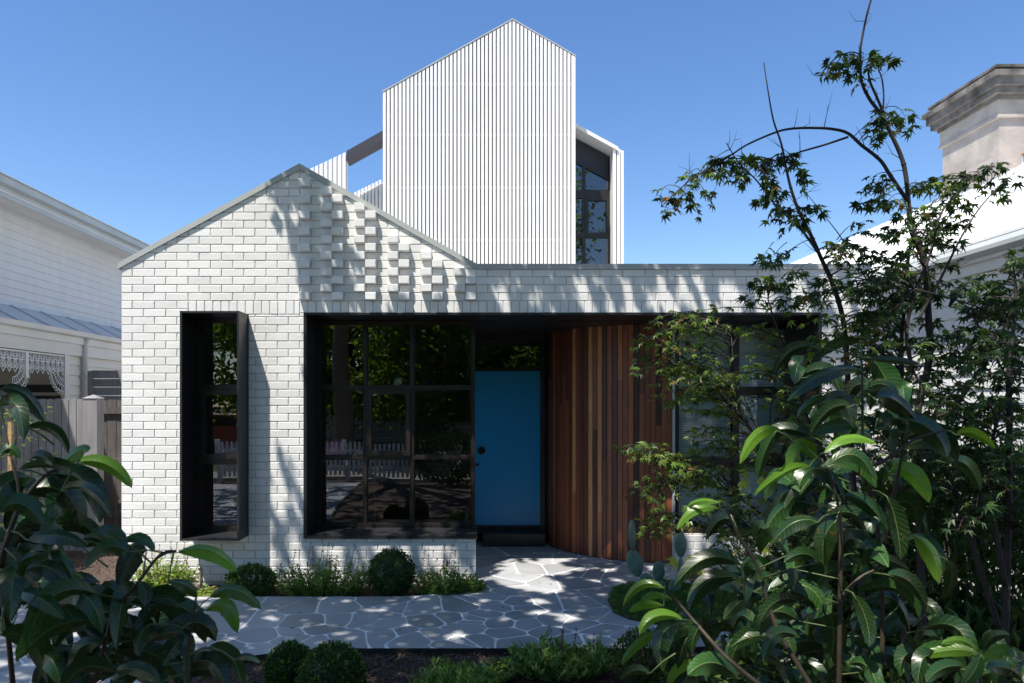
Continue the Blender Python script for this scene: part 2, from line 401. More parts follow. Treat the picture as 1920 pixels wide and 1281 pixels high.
# base wall under the right-hand window, set back
wo = wall.build('brick_face', house); wall = mb('brick')
for k in range(5):
    x = 2.40 - (.12 if k % 2 else 0)
    while x < 4.1: lay(max(x, 2.40), min(x+.24, 4.1), k*C, min((k+1)*C, .36), .72, rake=False); x += .24
wall.build('base_wall', house)
core = mb('mortar')
core.prism_xz([(XL, -.3), (-2.99, -.3), (-2.99, HEAD), (-2.99, 2.9), (XP, 2.9), (XP, ZP-.01), (XL, ZL-.01)], .007, .11)
core.prism_xz([(-2.37, -.3), (-1.755, -.3), (-1.755, 2.9), (-2.37, 2.9)], .0072, .11)
core.box(-2.99, -2.37, .0074, .11, -.3, SILL); core.box(-2.99, -2.37, .0074, .11, 2.845, 2.9)
core.box(-1.755, XR-.002, .0074, .11, -.3, SILL-.004)
core.prism_xz([(XP, HEAD+.003), (XE, HEAD+.003), (XE, ZR), (XR, ZR), (XP, ZP-.01)], .0068, .11)
core.box(3.775, XE-.003, .0076, .11, -.3, HEAD)
core.box(2.40, 4.1, .728, .80, -.1, .355)
core.build('mortar_bed', house)
# side walls
side = mb('brick'); side.box(XL+.002, XL+.11, .115, 11, -.3, ZL-.03); side.box(XE-.11, XE-.002, .115, 11, -.3, ZR-.03); side.box(XR-.11, XR-.004, .115, .46, -.3, SILL-.004)
side.box(XL+.11, XE-.11, 10.9, 11, -.3, ZR-.03)
side.build('side_wall', house)
# capping along the gable and the parapet
cap = mb('cap')
def strip(a, b, h, y0, y1):
    (ax, az_), (bx, bz) = a, b
    cap.prism_xz([(ax, az_), (bx, bz), (bx, bz+h), (ax, az_+h)], y0, y1)
strip((XL-.03, ZL-.03*sL-.004), (XP, ZP-.004), .062, -.02, .22)
strip((XP, ZP-.0041), (XR, ZR-.004), .062, -.0202, .2201)
strip((XR, ZR-.004), (XE+.03, ZR-.004), .058, -.02, .22)
cap.build('capping', house)
# roof sheets behind the gable and over the flat part
rf = mb('roofmetal')
rf.prism_xz([(XL-.02, ZL-.05), (XP, ZP-.05), (XR, ZR-.05), (XR, ZR-.09), (XP, ZP-.10), (XL-.02, ZL-.10)], .23, 11)
rf.box(XR+.001, XE-.05, .24, 10.9, 3.10, 3.16)
rf.build('roof', house)

# ---- window helper: plane facing the street at y, frame members in mesh, panes as sub-parts
def window(name, x0, x1, z0, z1, y, cols, rows, parent, fw=.045, casement=None, glass='glass', fd=.07, mull=None):
    f = mb('frame')
    mw = mull or fw
    f.box(x0, x1, y, y+fd, z0, z0+fw); f.box(x0, x1, y, y+fd, z1-fw, z1)
    f.box(x0, x0+fw, y+.001, y+fd-.001, z0+fw, z1-fw); f.box(x1-fw, x1, y+.001, y+fd-.001, z0+fw, z1-fw)
    xs = [x0+fw] + [v for c in cols for v in (c-mw/2, c+mw/2)] + [x1-fw]
    zs = [z0+fw] + [v for r in rows for v in (r-mw/2, r+mw/2)] + [z1-fw]
    for c in cols: f.box(c-mw/2, c+mw/2, y+.002, y+fd-.002, z0+fw, z1-fw)
    for r in rows:
        for i in range(0, len(xs), 2): f.box(xs[i], xs[i+1], y+.003, y+fd-.003, r-mw/2, r+mw/2)
    for i in range(0, len(xs), 2):
        for j in range(0, len(zs), 2):
            a0, a1, b0, b1 = xs[i], xs[i+1], zs[j], zs[j+1]
            # glazing bead
            g = .012
            for q in ((a0, a1, b0, b0+g), (a0, a1, b1-g, b1)): f.box(q[0], q[1], y+.022, y+.05, q[2], q[3])
            for q in ((a0, a0+g), (a1-g, a1)): f.box(q[0], q[1], y+.0225, y+.0495, b0+g, b1-g)
    fo = f.build(name, parent)
    for i in range(0, len(xs), 2):
        for j in range(0, len(zs), 2):
            a0, a1, b0, b1 = xs[i], xs[i+1], zs[j], zs[j+1]
            if casement == (i//2, j//2):
                c = mb('frame'); w = .055
                c.box(a0+.003, a1-.003, y-.018, y+.035, b0+.003, b0+w); c.box(a0+.003, a1-.003, y-.018, y+.035, b1-w, b1-.003)
                c.box(a0+.003, a0+w, y-.0175, y+.0345, b0+w, b1-w); c.box(a1-w, a1-.003, y-.0175, y+.0345, b0+w, b1-w)
                c.build('casement_sash', fo)
                a0 += w-.005; a1 -= w-.005; b0 += w-.005; b1 -= w-.005
            rx, rz = rnd(-.0012, .0012), rnd(-.0012, .0012)
            g = MB().use(glass); g.poly([(a0, y+.03-rx-rz, b0), (a1, y+.03+rx-rz, b0), (a1, y+.03+rx+rz, b1), (a0, y+.03-rx+rz, b1)])
            g.build('pane', fo)
    return fo
ZY = lambda px, y: CZ + (755-px)*(y-CY)/F         # height of a photo row on the plane y
XX = lambda px, y: (px-880)*(y-CY)/F
# big corner window
wy = .46
window('window', -1.74, .066, SILL+.012, HEAD-.03, wy, [XX(685, wy), XX(773, wy)], [ZY(858, wy), ZY(727, wy)], house, casement=(1, 1), fw=.036, mull=.036)
# side return of the corner window running back to the door
sr = mb('frame')
for y0, y1 in ((.53, .58), (1.25, 1.30), (2.0, 2.05)): sr.box(-.01, .045, y0, y1, SILL, HEAD-.03)
for z in (SILL, ZY(858, wy), ZY(727, wy), HEAD-.09): sr.box(-.009, .044, .53, 2.05, z, z+.05)
sro = sr.build('side_window', house); g = mb('glass'); g.poly([(.02, .55, SILL+.03), (.02, 2.0, SILL+.03), (.02, 2.0, HEAD-.06), (.02, .55, HEAD-.06)]); g.build('pane', sro)
side2 = mb('brick'); side2.box(-.05, XR-.006, .47, 2.05, -.1, SILL-.005); side2.build('dwarf_wall', house)
# lining of the big opening: left reveal, head, sill
ln = mb('dark')
ln.box(-1.775, -1.742, -.012, .52, SILL-.03, HEAD+.004)
ln.box(-1.742, 3.765, -.010, .52, HEAD-.022, HEAD+.002)
ln.box(3.74, 3.772, -.012, .80, 0.0, HEAD-.022)
ln.box(-1.742, XR+.012, -.030, .46, SILL-.028, SILL+.006)
ln.build('window_lining', house)
sf = mb('dark'); sf.box(-.0, 4.25, .521, 2.10, HEAD-.03, HEAD+.01); sf.build('porch_ceiling', house)
# narrow box window standing proud of the wall
bx = mb('dark'); t = .022
BX0, BX1, BZ0, BZ1, BYF = -2.982, -2.372, SILL, 2.845, -.29
bx.box(BX0, BX0+t, BYF, .2, BZ0, BZ1); bx.box(BX1-t, BX1, BYF, .2, BZ0, BZ1)
bx.box(BX0+t, BX1-t, BYF+.001, .2, BZ1-t, BZ1-.001); bx.box(BX0+t, BX1-t, BYF+.001, .2, BZ0+.001, BZ0+t)
bx.build('box_surround', house)
window('narrow_window', BX0+t+.001, BX1-t-.001, BZ0+t+.001, BZ1-t-.001, .12, [], [ZY(865, .12), ZY(727, .12)], house, casement=(0, 1), fw=.045, mull=.05)
# front door, frame, transom
DY = 2.06
df = mb('dark')
df.box(.045, .066, DY-.03, DY+.1, 0, HEAD-.03); df.box(.975, 1.03, DY-.03, DY+.1, 0, HEAD-.03)
df.box(.066, .975, DY-.025, DY+.1, 2.33, 2.37); df.box(.066, .975, DY-.026, DY+.1, ZY(640, DY), HEAD-.03)
df.box(.066, .975, DY-.028, DY+.1, .10, .218)
df.build('door_frame', house)
g = mb('glass'); g.poly([(.066, DY+.02, 2.37), (.975, DY+.02, 2.37), (.975, DY+.02, ZY(640, DY)), (.066, DY+.02, ZY(640, DY))]); g.build('transom_pane', house)
d = mb('door'); d.box(.070, .971, DY, DY+.045, .222, 2.327)
do = d.build('front_door', house)
kx, kz = XX(903, DY), ZY(845, DY)
k = mb('knob'); k.tube([(kx, DY+.001, kz), (kx, DY-.012, kz)], [.052, .050], 24); k.tube([(kx, DY-.012, kz), (kx, DY-.05, kz), (kx, DY-.055, kz)], [.02, .045, .04], 20)
k.build('door_knob', do)
k = mb('knob'); lx, lz = XX(895, DY), ZY(871, DY); k.tube([(lx, DY, lz), (lx, DY-.018, lz)], .022, 16); k.build('door_lock', do)
st = mb('frame'); 
for i in range(4):
    st.tone = [.3, .5, .2, .4][i]; st.box(XX(905, 1.8), 1.0, 1.70+i*.085, 1.70+i*.085+.08, .0, .165)
st.build('doorstep', house)
# curved timber wall: quarter circle of vertical boards
tw = MB().use('timber'); cx0, cy0, rr = 2.40, 2.10, 1.355; nb = 33
tones = [.2,.15,.3,.25,.5,.3,.55,.2,.4,.6,.35,.62,.3,.85,.7,.35,.45,.95,.28,.8,.35,.66,.2,.75,.6,.35,.25,.5,.4,.62,.35,.7,.55]
for i in range(nb):
    a0 = math.pi + (math.pi/2)*i/nb; a1 = math.pi + (math.pi/2)*(i+1)/nb - .004
    ends = [0.015, HEAD-.03]
    if random.random() < .62: ends = [0.015, rnd(.5, 2.4), HEAD-.03]
    for q in range(len(ends)-1):
        z0, z1 = ends[q]+(.0015 if q else 0), ends[q+1]-.0015
        tw.tone = min(1, max(0, tones[i % len(tones)] + (rnd(-.4, .4) if q else rnd(-.22, .22))))
        r1 = rr + rnd(-.002, .002); r0 = rr-.02
        P = []
        for a, r in ((a0, r1-.003), (a0+.003, r1), (a1-.003, r1), (a1, r1-.003), (a1, r0), (a0, r0)):
            P.append((cx0+r*math.cos(a), cy0+r*math.sin(a)))
        tw.prism_xy(P[::1], z0, z1)
tw.build('timber_cladding', house)
tb = mb('dark')
P = [(cx0+(rr-.021)*math.cos(math.pi+math.pi/2*i/24), cy0+(rr-.021)*math.sin(math.pi+math.pi/2*i/24)) for i in range(25)]
Q = [(cx0+(rr-.05)*math.cos(math.pi+math.pi/2*i/24), cy0+(rr-.05)*math.sin(math.pi+math.pi/2*i/24)) for i in range(24, -1, -1)]
tb.prism_xy(P+Q, -.01, HEAD-.03); tb.build('cladding_backing', house)
# right-hand window with blinds, in the recess
ry = .76
w2 = window('bedroom_window', 2.42, 4.1, .36, 2.83, ry, [XX(1380, ry)], [ZY(733, ry), ZY(866, ry)], house, glass='glassblind', fw=.05, mull=.075)
bl = mb('blind')
z = .42
while z < 2.5:
    bl.poly([(2.46, ry+.10, z), (4.06, ry+.10, z), (4.06, ry+.108, z+.017), (2.46, ry+.108, z+.017)]); z += .021
bl.box(2.46, 4.06, ry+.09, ry+.13, 2.52, 2.79)
bl.build('venetian_blind', house)
wj = mb('gutter'); wj.box(2.390, 2.412, .70, .80, 0, HEAD-.03); wj.build('corner_trim', house)
# dim rooms behind the glass
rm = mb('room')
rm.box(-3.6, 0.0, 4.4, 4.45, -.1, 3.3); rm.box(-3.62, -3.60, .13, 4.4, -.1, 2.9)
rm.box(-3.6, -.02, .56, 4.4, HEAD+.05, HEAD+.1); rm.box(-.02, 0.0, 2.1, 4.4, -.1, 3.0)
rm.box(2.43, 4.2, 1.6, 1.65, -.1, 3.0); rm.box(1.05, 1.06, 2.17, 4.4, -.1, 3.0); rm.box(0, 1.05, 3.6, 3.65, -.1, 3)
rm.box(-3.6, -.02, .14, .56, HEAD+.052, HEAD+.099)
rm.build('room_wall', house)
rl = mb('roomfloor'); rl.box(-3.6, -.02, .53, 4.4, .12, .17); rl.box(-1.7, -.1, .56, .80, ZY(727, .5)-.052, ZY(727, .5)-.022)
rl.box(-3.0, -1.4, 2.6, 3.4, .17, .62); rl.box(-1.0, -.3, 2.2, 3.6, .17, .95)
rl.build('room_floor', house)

# ---- tower screened in white battens
TY = 3.87; sc = F/(TY-CY)
tx0, tx1, tp = XX(718, TY), XX(1079, TY), XX(961, TY)
tzl, tzr, tzp = ZY(172, TY), ZY(105, TY), ZY(37, TY)
ttop = lambda x: tzl + (tzp-tzl)*(x-tx0)/(tp-tx0) if x < tp else tzp + (tzr-tzp)*(x-tp)/(tx1-tp)
tb_ = mb('battenback')
tb_.prism_xz([(tx0+.05, 3.0), (tx1-.05, 3.0), (tx1-.05, tzr-.04), (tp, tzp-.05), (tx0+.05, tzl-.04)], TY+.10, TY+4.2)
tb_.build('tower_wall', house)
bt = mb('batten'); n = 49; pitch = (tx1-tx0)/n
for i in range(n):
    a = tx0 + i*pitch; b = a + pitch*.70; bt.tone = random.random()
    if i == n-1: b = tx1
    if a < tp < b:
        top = [(b, ttop(b)), (tp, tzp), (a, ttop(a))]
    else: top = [(b, ttop(b)-.012), (a, ttop(a)-.012)]
    bt.prism_xz([(a, 3.1), (b, 3.1)] + top, TY+rnd(0, .002), TY+.042)
for zz in (ZY(154, TY), ZY(250, TY), ZY(349, TY), ZY(448, TY)):
    xa = tx0+.02
    if zz > tzl:
        xa = tx0 + (zz-tzl)/(tzp-tzl)*(tp-tx0) + .1
    bt.tone = .5; bt.box(xa, tx1-.02, TY+.060, TY+.098, zz-.02, zz+.02)
# returns along both flanks
for X, s_ in ((tx0, 1), (tx1, -1)):
    y = TY+.06
    while y < TY+4.2:
        bt.box(min(X, X+s_*.04), max(X, X+s_*.04), y, y+.044, 3.1, (tzl if s_ > 0 else tzr)-.03); y += pitch
bt.build('batten_screen', house)
cp = mb('cap')
for a, b in (((tx0-.01, tzl-.008), (tp, tzp)), ((tp, tzp), (tx1+.01, tzr-.008))):
    cp.prism_xz([a, b, (b[0], b[1]+.02), (a[0], a[1]+.02)], TY-.006+(.0005 if a[0] == tp else 0), TY+4.2)
cp.build('tower_capping', house)
# ---- rear volume to the right of the tower
RY = 4.6
r = lambda px, py: (XX(px, RY), ZY(py, RY))
rw = mb('batten')
for px0, px1 in ((1149, 1154.5), (1156.5, 1162), (1163.5, 1169)):
    a, b = XX(px0, RY), XX(px1, RY)
    za, zb = ZY(274+(px0-1149)*.5, RY), ZY(274+(px1-1149)*.5, RY)
    rw.prism_xz([(a, 3.1), (b, 3.1), (b, zb), (a, za)], RY-.02, RY+.25)
y = RY+.27
while y < RY+5: rw.box(XX(1169, RY)-.04, XX(1169, RY), y, y+.05, 3.1, ZY(290, RY)); y += .075
rw.build('rear_batten', house)
fa = mb('trim'); 
a, b = (1.5, ZY(233-.52*(1079-880)+.0, RY)), r(1158, 277)
za = ZY(234, RY) + .55*(XX(1079, RY)-1.5)
fa.prism_xz([(1.5, za-.07), (b[0], b[1]-.07), (b[0], b[1]), (1.5, za)], RY-.05, RY+5); fa.build('rear_roof_edge', house)
pn = mb('slate_panel')
pn.prism_xz([(1.5, 3.1), (XX(1149, RY), 3.1), (XX(1149, RY), ZY(276, RY)-.06), (1.5, za-.10)], RY+.32, RY+4.9)
pn.box(XX(1150, RY), XX(1167, RY), RY+.26, RY+4.9, 3.1, ZY(290, RY))
pn.build('rear_wall', house)
wyy = RY+.24
wf = mb('frame'); gl_panes = []
def rr_(px, py): return XX(px, wyy), ZY(py, wyy)
def bar(p0, p1, p2, p3, y0=wyy, y1=wyy+.08): wf.prism_xz([rr_(*p0), rr_(*p1), rr_(*p2), rr_(*p3)], y0, y1)
bar((1092, 520), (1098, 520), (1098, 312), (1092, 309))
bar((1142, 520), (1149, 520), (1149, 341), (1142, 337))
bar((1070, 371), (1142, 371), (1142, 356), (1070, 356), wyy+.002)
bar((1070, 446), (1142, 446), (1142, 436), (1070, 436), wyy+.002)
bar((1070, 300), (1149, 342), (1149, 337), (1070, 295), wyy-.004)
bar((1098, 436), (1103, 436), (1103, 371), (1098, 371), wyy-.01, wyy+.07); bar((1137, 436), (1142, 436), (1142, 371), (1137, 371), wyy-.01, wyy+.07)
bar((1103, 376), (1137, 376), (1137, 371), (1103, 371), wyy-.01, wyy+.07)
wfo = wf.build('upper_window', house)
for q in ([(1070, 356), (1092, 356), (1092, 309), (1070, 298)], [(1098, 356), (1142, 356), (1142, 337), (1098, 314)], [(1070, 436), (1092, 436), (1092, 371), (1070, 371)],
          [(1098, 436), (1142, 436), (1142, 371), (1098, 371)], [(1070, 520), (1092, 520), (1092, 446), (1070, 446)], [(1098, 520), (1142, 520), (1142, 446), (1098, 446)]):
    g = mb('glass'); g.poly([(rr_(*p)[0], wyy+.035, rr_(*p)[1]) for p in q]); g.build('pane', wfo)
# ---- screens and beam to the left of the tower
ls = mb('batten')
px = 556
while px < 650:
    top = 315-(px-585)*.47
    a, b = XX(px, RY), XX(px+6.0, RY); z0, z1 = ZY(top, RY), ZY(top-3, RY)
    ls.tone = random.random(); ls.prism_xz([(a, 3.4), (b, 3.4), (b, z1), (a, z0)], RY, RY+.03)
    px += 8.6
ls.box(XX(548, RY), XX(650, RY), RY+.035, RY+.055, 3.4, 4.1)
ls.prism_xz([(XX(556, RY), 3.4), (XX(651, RY), 3.4), (XX(651, RY), ZY(290, RY)), (XX(556, RY), ZY(334, RY))], RY+.031, RY+.034)
px = 664
while px < 716:
    top = 361-(px-664)*.49; a, b = XX(px, RY+.5), XX(px+4.6, RY+.5)
    ls.tone = random.random(); ls.prism_xz([(a, 3.2), (b, 3.2), (b, ZY(top-2, RY+.5)), (a, ZY(top, RY+.5))], RY+.5, RY+.54); px += 6.6
ls.build('side_screen', house)
lb = mb('slate_panel')
lb.prism_xz([r(650, 302), r(722, 262), r(722, 243), r(650, 284)], RY-.02, RY+.28)
lb.use('batten').prism_xz([(XX(662, RY+.5), 3.2), (XX(722, RY+.5), 3.2), (XX(722, RY+.5), ZY(338, RY+.5)), (XX(662, RY+.5), ZY(366, RY+.5))], RY+.56, RY+.6)
lb.build('ridge_beam', house)

# ================================================================ LEFT NEIGHBOUR
ln_ = thing('weatherboard_house', 'white weatherboard house on the left with iron lace verandah', 'house')
def boards(m, X, y0, y1, z0, z1, pitch, facing, step=.018, top=None):
    b = mb(m); z = z0; s_ = facing; 
    while z < z1-.005:
        zt = min(z+pitch, z1); b.tone = random.random()
        b.prism_yz([(y0, z), (y1, z), (y1, zt), (y0, zt)], X-s_*.05, X-s_*.001)
        b.poly([(X+s_*step, y0, z), (X+s_*step, y1, z), (X, y1, zt), (X, y0, zt)], [(0, 1, 2, 3) if s_ > 0 else (3, 2, 1, 0)])
        b.poly([(X, y0, z), (X, y1, z), (X+s_*step, y1, z), (X+s_*step, y0, z)], [(0, 1, 2, 3) if s_ > 0 else (3, 2, 1, 0)])
        z += pitch
    return b
b = boards('board', -6.6, -1.0, 9, 3.2, 4.68, .118, 1); b.build('upper_wall', ln_)
e = mb('trim'); e.box(-6.7, -6.12, -1.0, 9, 4.67, 4.69); e.build('soffit', ln_)
g = mb('gutter')
g.prism_xz([(-6.15, 4.66), (-6.13, 4.66), (-6.13, 4.74), (-6.05, 4.76), (-6.05, 4.865), (-6.075, 4.865), (-6.075, 4.79), (-6.15, 4.77)], -1.0, 9)
g.tube([(-6.04, -1.0, 4.865), (-6.04, 9, 4.865)], .012, 8); g.box(-6.14, -6.118, -1.0, 9, 4.60, 4.665)
g.build('gutter', ln_)
rf = mb('roofmetal'); rf.prism_xz([(-6.08, 4.82), (-6.08, 4.80), (-9.5, 6.3), (-9.5, 6.34)], -1.0, 9); rf.build('roof', ln_)
rb = mb('roofblue')
x = -6.62; ribs = []
y = -1.0
rb.poly([(-6.60, -1, 3.30), (-6.60, 9, 3.30), (-6.0, 9, 2.985), (-6.0, -1, 2.985)], [(0, 3, 2, 1)])
while y < 9:
    rb.prism_xz([(-6.6, 3.301), (-6.6, 3.32), (-6.0, 3.005), (-6.0, 2.986)], y, y+.03); y += .70
rb.box(-6.60, -6.575, -1, 9, 3.29, 3.36)
rb.build('verandah_roof', ln_)
g = mb('trim'); g.prism_xz([(-6.02, 2.90), (-5.955, 2.92), (-5.94, 2.985), (-5.965, 2.985), (-5.98, 2.94), (-6.02, 2.93)], -1, 9)
g.box(-6.05, -6.022, -1, 9, 2.80, 2.985); g.box(-6.09, -6.052, -1, 9, 2.62, 2.88)
g.build('verandah_fascia', ln_)
LX = -6.1
ypl = lambda px, X=LX: X*F/(px-880) + CY            # y where the wall plane X shows at photo column px
y_post = ypl(117)
b = boards('boardcream', LX, y_post+.12, 9, 0, 2.64, .155, 1, .02); b.build('lower_wall', ln_)
p = mb('trim'); p.box(LX-.02, LX+.04, y_post, y_post+.11, 0, 2.62); p.build('verandah_post', ln_)
dp = mb('trim'); yd = ypl(152); dp.tube([(LX+.07, yd, 0), (LX+.07, yd, 2.80), (LX+.1, yd, 2.9)], .048, 12)
for zz in (1.2, 2.3): dp.box(LX+.02, LX+.125, yd-.055, yd+.055, zz, zz+.03)
dp.build('downpipe', ln_)
# recessed verandah wall with a dark window
vb = mb('boardcream'); vb.box(-7.4, -6.12, y_post+.5, y_post+.55, 0, 2.75); vb.box(-7.45, -7.4, -1, y_post+.5, 0, 2.75); vb.box(-7.4, -6.05, -1, y_post+.5, 2.70, 2.74)
vb.build('verandah_wall', ln_)
vw = mb('dark'); X0 = -6.95
for dz, w in ((0, .06), (.06, .05)):
    vw.box(-7.35+dz, -6.25-dz, y_post+.46+dz*.3, y_post+.495, 2.12-dz, 2.18-dz)
    vw.box(-6.31-dz, -6.25-dz, y_post+.461+dz*.3, y_post+.494, .6, 2.12-dz)
for i in range(7): vw.box(-7.35, -6.36, y_post+.49, y_post+.495, 1.35+i*.1, 1.41+i*.1)
vw.build('verandah_window', ln_)
# cast iron lace frieze and corner bracket
lc = mb('lace')
def ring(cy, cz, r_, w=.006, n=14, a0=0, a1=2*math.pi):
    m_ = max(5, int(n*(a1-a0)/(2*math.pi)))
    lc.tube([(LX+.02, cy+r_*math.cos(a0+(a1-a0)*i/m_), cz+r_*math.sin(a0+(a1-a0)*i/m_)) for i in range(m_+1)], w, 4, False)
y0l = ypl(-40); zt = 2.60; ly = y0l
while ly < y_post-.02:
    ring(ly+.06, zt-.06, .05); ring(ly+.06, zt-.06, .022); ring(ly+.12, zt-.10, .035, a0=0, a1=math.pi); ring(ly, zt-.15, .045, a0=.3, a1=3.0)
    ring(ly+.06, zt-.17, .045); ring(ly+.06, zt-.17, .018); ring(ly+.06, zt-.245, .028, .007); ring(ly+.03, zt-.215, .022); ring(ly+.09, zt-.215, .022)
    lc.tube([(LX+.02, ly+.06, zt-.27), (LX+.02, ly+.06, zt-.30)], [.014, .003], 5)
    lc.tube([(LX+.02, ly, zt-.24), (LX+.02, ly+.12, zt-.0)], .004, 4); lc.tube([(LX+.02, ly+.12, zt-.24), (LX+.02, ly, zt)], .004, 4)
    ly += .12
lc.box(LX+.008, LX+.03, y0l, y_post, zt-.012, zt+.008); lc.box(LX+.009, LX+.029, y0l, y_post, zt-.118, zt-.108)
for yc, sg in ((y_post-.0, -1), ((y0l+y_post)/2-.28, 1)):
    for r_ in (.16, .25, .33): ring(yc, zt-.20, r_, .008, 28, math.pi if sg < 0 else 1.5*math.pi, 1.5*math.pi if sg < 0 else 2*math.pi)
    for i in range(9):
        a = (math.pi if sg < 0 else 1.5*math.pi) + i*math.pi/16
        lc.tube([(LX+.02, yc+.16*math.cos(a), zt-.2+.16*math.sin(a)), (LX+.02, yc+.33*math.cos(a), zt-.2+.33*math.sin(a))], .005, 4)
        ring(yc+.36*math.cos(a), zt-.2+.36*math.sin(a), .025, .006)
ym = (y0l+y_post)/2
lc.box(LX+.0, LX+.04, ym-.03, ym+.03, zt-.36, zt)
lc.build('lace_frieze', ln_)

# ================================================================ RIGHT NEIGHBOUR
rn = thing('weatherboard_house', 'white weatherboard house on the right with pale roof and old rendered chimney', 'house')
b = boards('board', 5.2, -4.5, 13, .25, 3.40, .15, -1, .02); b.build('side_wall', rn)
e = mb('trim'); e.box(5.05, 5.18, -4.5, 13, 3.30, 3.335); e.box(5.10, 5.178, -4.5, 13, 3.20, 3.30); e.box(5.145, 5.179, -4.5, 13, 3.06, 3.2); e.build('eave_moulding', rn)
b = mb('boardcream'); b.box(5.15, 5.22, -4.5, 13, -.1, .25); b.build('plinth', rn)
g = mb('gutter'); g.prism_xz([(5.0, 3.47), (4.98, 3.47), (4.93, 3.40), (4.93, 3.36), (5.05, 3.336), (5.05, 3.47)], -4.5, 13); g.build('gutter', rn)
rx, rz = 9.5, 6.0; pit = (rz-3.47)/(rx-4.97)
rf = mb('roofwhite')
rf.prism_xz([(4.97, 3.465), (rx, rz-.02), (rx, rz), (4.97, 3.49)], -4.5, 13.2)
rf.prism_xz([(rx, rz-.021), (14, 3.44), (14, 3.46), (rx, rz-.001)], -4.5, 13.2)
y = -4.5
while y < 13.2:
    rf.prism_xz([(4.97, 3.49), (rx, rz), (rx, rz+.02), (4.97, 3.51)], y, y+.022); y += .25
rf.build('roof', rn)
gb = mb('boardcream'); gb.prism_xz([(5.25, .1), (13.8, .1), (13.8, 3.45), (9.5, 5.9), (5.25, 3.5)], 12.9, 12.95); gb.build('gable_wall', rn)
ch = mb('render'); d0 = 11.75; d1 = 13.15
cx_, cf, cb = 993*d0/F, CY+d0, CY+d1
zc = lambda py: CZ + (755-py)*d0/F
def ring_box(m, off, z0, z1): m.box(cx_-off, cx_+1.3+off, cf-off, cb+off, z0, z1)
ring_box(ch, 0, 5.2, zc(222)); ring_box(ch, .035, 5.2, zc(292)); ring_box(ch, .05, zc(222), zc(216))
ring_box(ch, .03, zc(216), zc(188)); 
cho = ch.build('chimney', rn)
cc = mb('renderdark')
ring_box(cc, .06, zc(188), zc(180)); ring_box(cc, .14, zc(180), zc(168)); ring_box(cc, .19, zc(168), zc(152)); ring_box(cc, .24, zc(152), zc(142)); ring_box(cc, .13, zc(142), zc(134)); ring_box(cc, .17, zc(134), zc(129))
cc.build('chimney_cap', cho)
fl = mb('flash'); 
for i in range(4): fl.box(cx_+.02+i*.32, cx_+.34+i*.32, cf-.045, cf-.036, 5.7, zc(330)+i*.17+.12)
fl.box(cx_-.05, cx_-.036, cf, cb, 5.4, zc(338)+.05)
fl.build('flashing', cho)
tp_ = mb('terracotta'); tp_.tube([(cx_+.30, cf-.3, 5.9), (cx_+.30, cf-.3, zc(303)), (cx_+.30, cf-.3, zc(299))], [.10, .10, .13], 16); tp_.build('vent_pot', cho)

# ================================================================ FENCES ON THE LEFT
FY = 1.37
fn = thing('paling_fence', 'grey painted timber paling fence between the two houses', 'fence')
ftop = ZY(748, FY)
fp = mb('fence'); x = -6.6
xe = XX(158, FY)
while x < xe:
    w = .085; fp.tone = random.random(); h = ftop + rnd(-.004, .004)
    fp.prism_xz([(x, .02), (x+w, .02), (x+w, h-.02), (x+w-.02, h), (x+.02, h), (x, h-.02)], FY, FY+.018); x += w+.010
fp.box(-6.6, xe, FY+.019, FY+.06, .5, .59); fp.box(-6.6, xe, FY+.019, FY+.06, 1.5, 1.59)
fp.build('paling_panel', fn)
po = mb('fence'); a, b = XX(158, FY), XX(184, FY); zt_ = ZY(747, FY)
po.box(a, b, FY-.03, FY+.14, 0, zt_)
m_ = (a+b)/2; po.poly([(a-.01, FY-.04, zt_), (b+.01, FY-.04, zt_), (b+.01, FY+.15, zt_), (a-.01, FY+.15, zt_), (m_, FY+.055, zt_+.05)], [(0, 1, 4), (1, 2, 4), (2, 3, 4), (3, 0, 4), (3, 2, 1, 0)])
po.build('post', fn)
GY = 2.0
gt = thing('side_gate', 'weathered dark timber gate between fence post and brick house', 'gate')
gp = mb('fencedark'); x = XX(184, GY)-.25
while x < -3.75:
    gp.tone = random.random(); z_ = ZY(750, GY)+rnd(-.01, .01); gp.box(x, x+.115, GY+rnd(0, .01), GY+.022, .12, z_); x += .125
gp.build('paling_panel', gt)
rl = mb('fencedark')
for z_ in (.35, 1.05, 1.75): rl.box(XX(184, GY)-.25, -3.78, GY-.035, GY-.001, z_, z_+.09)
rl.prism_xz([(-5.0, .44), (-4.9, .44), (-3.85, 1.05), (-3.95, 1.05)], GY-.030, GY-.003)
rl.build('rail', gt)
hi = mb('knob'); hi.box(-3.83, -3.79, GY-.06, GY-.036, 1.60, 1.78); hi.build('latch', gt)
SY = 3.0
sl = thing('slat_screen', 'horizontal grey slat screen showing above the side gate', 'screen')
s_ = mb('fence'); z_ = 1.5
while z_ < ZY(702, SY): s_.tone = random.random(); s_.box(XX(170, SY), -3.76, SY, SY+.02, z_, z_+.115); z_ += .128
s_.build('slat_panel', sl)
s_ = mb('fence'); s_.box(XX(166, SY), XX(173, SY), SY-.03, SY+.05, 0, ZY(696, SY)); s_.build('post', sl)

# ================================================================ GROUND, PATH, STREET
gd = mb('soil'); gd.poly([(-150, -150, -.09), (150, -150, -.09), (150, 150, -.09), (-150, 150, -.09)]); tag(gd.build('ground'), kind='structure')
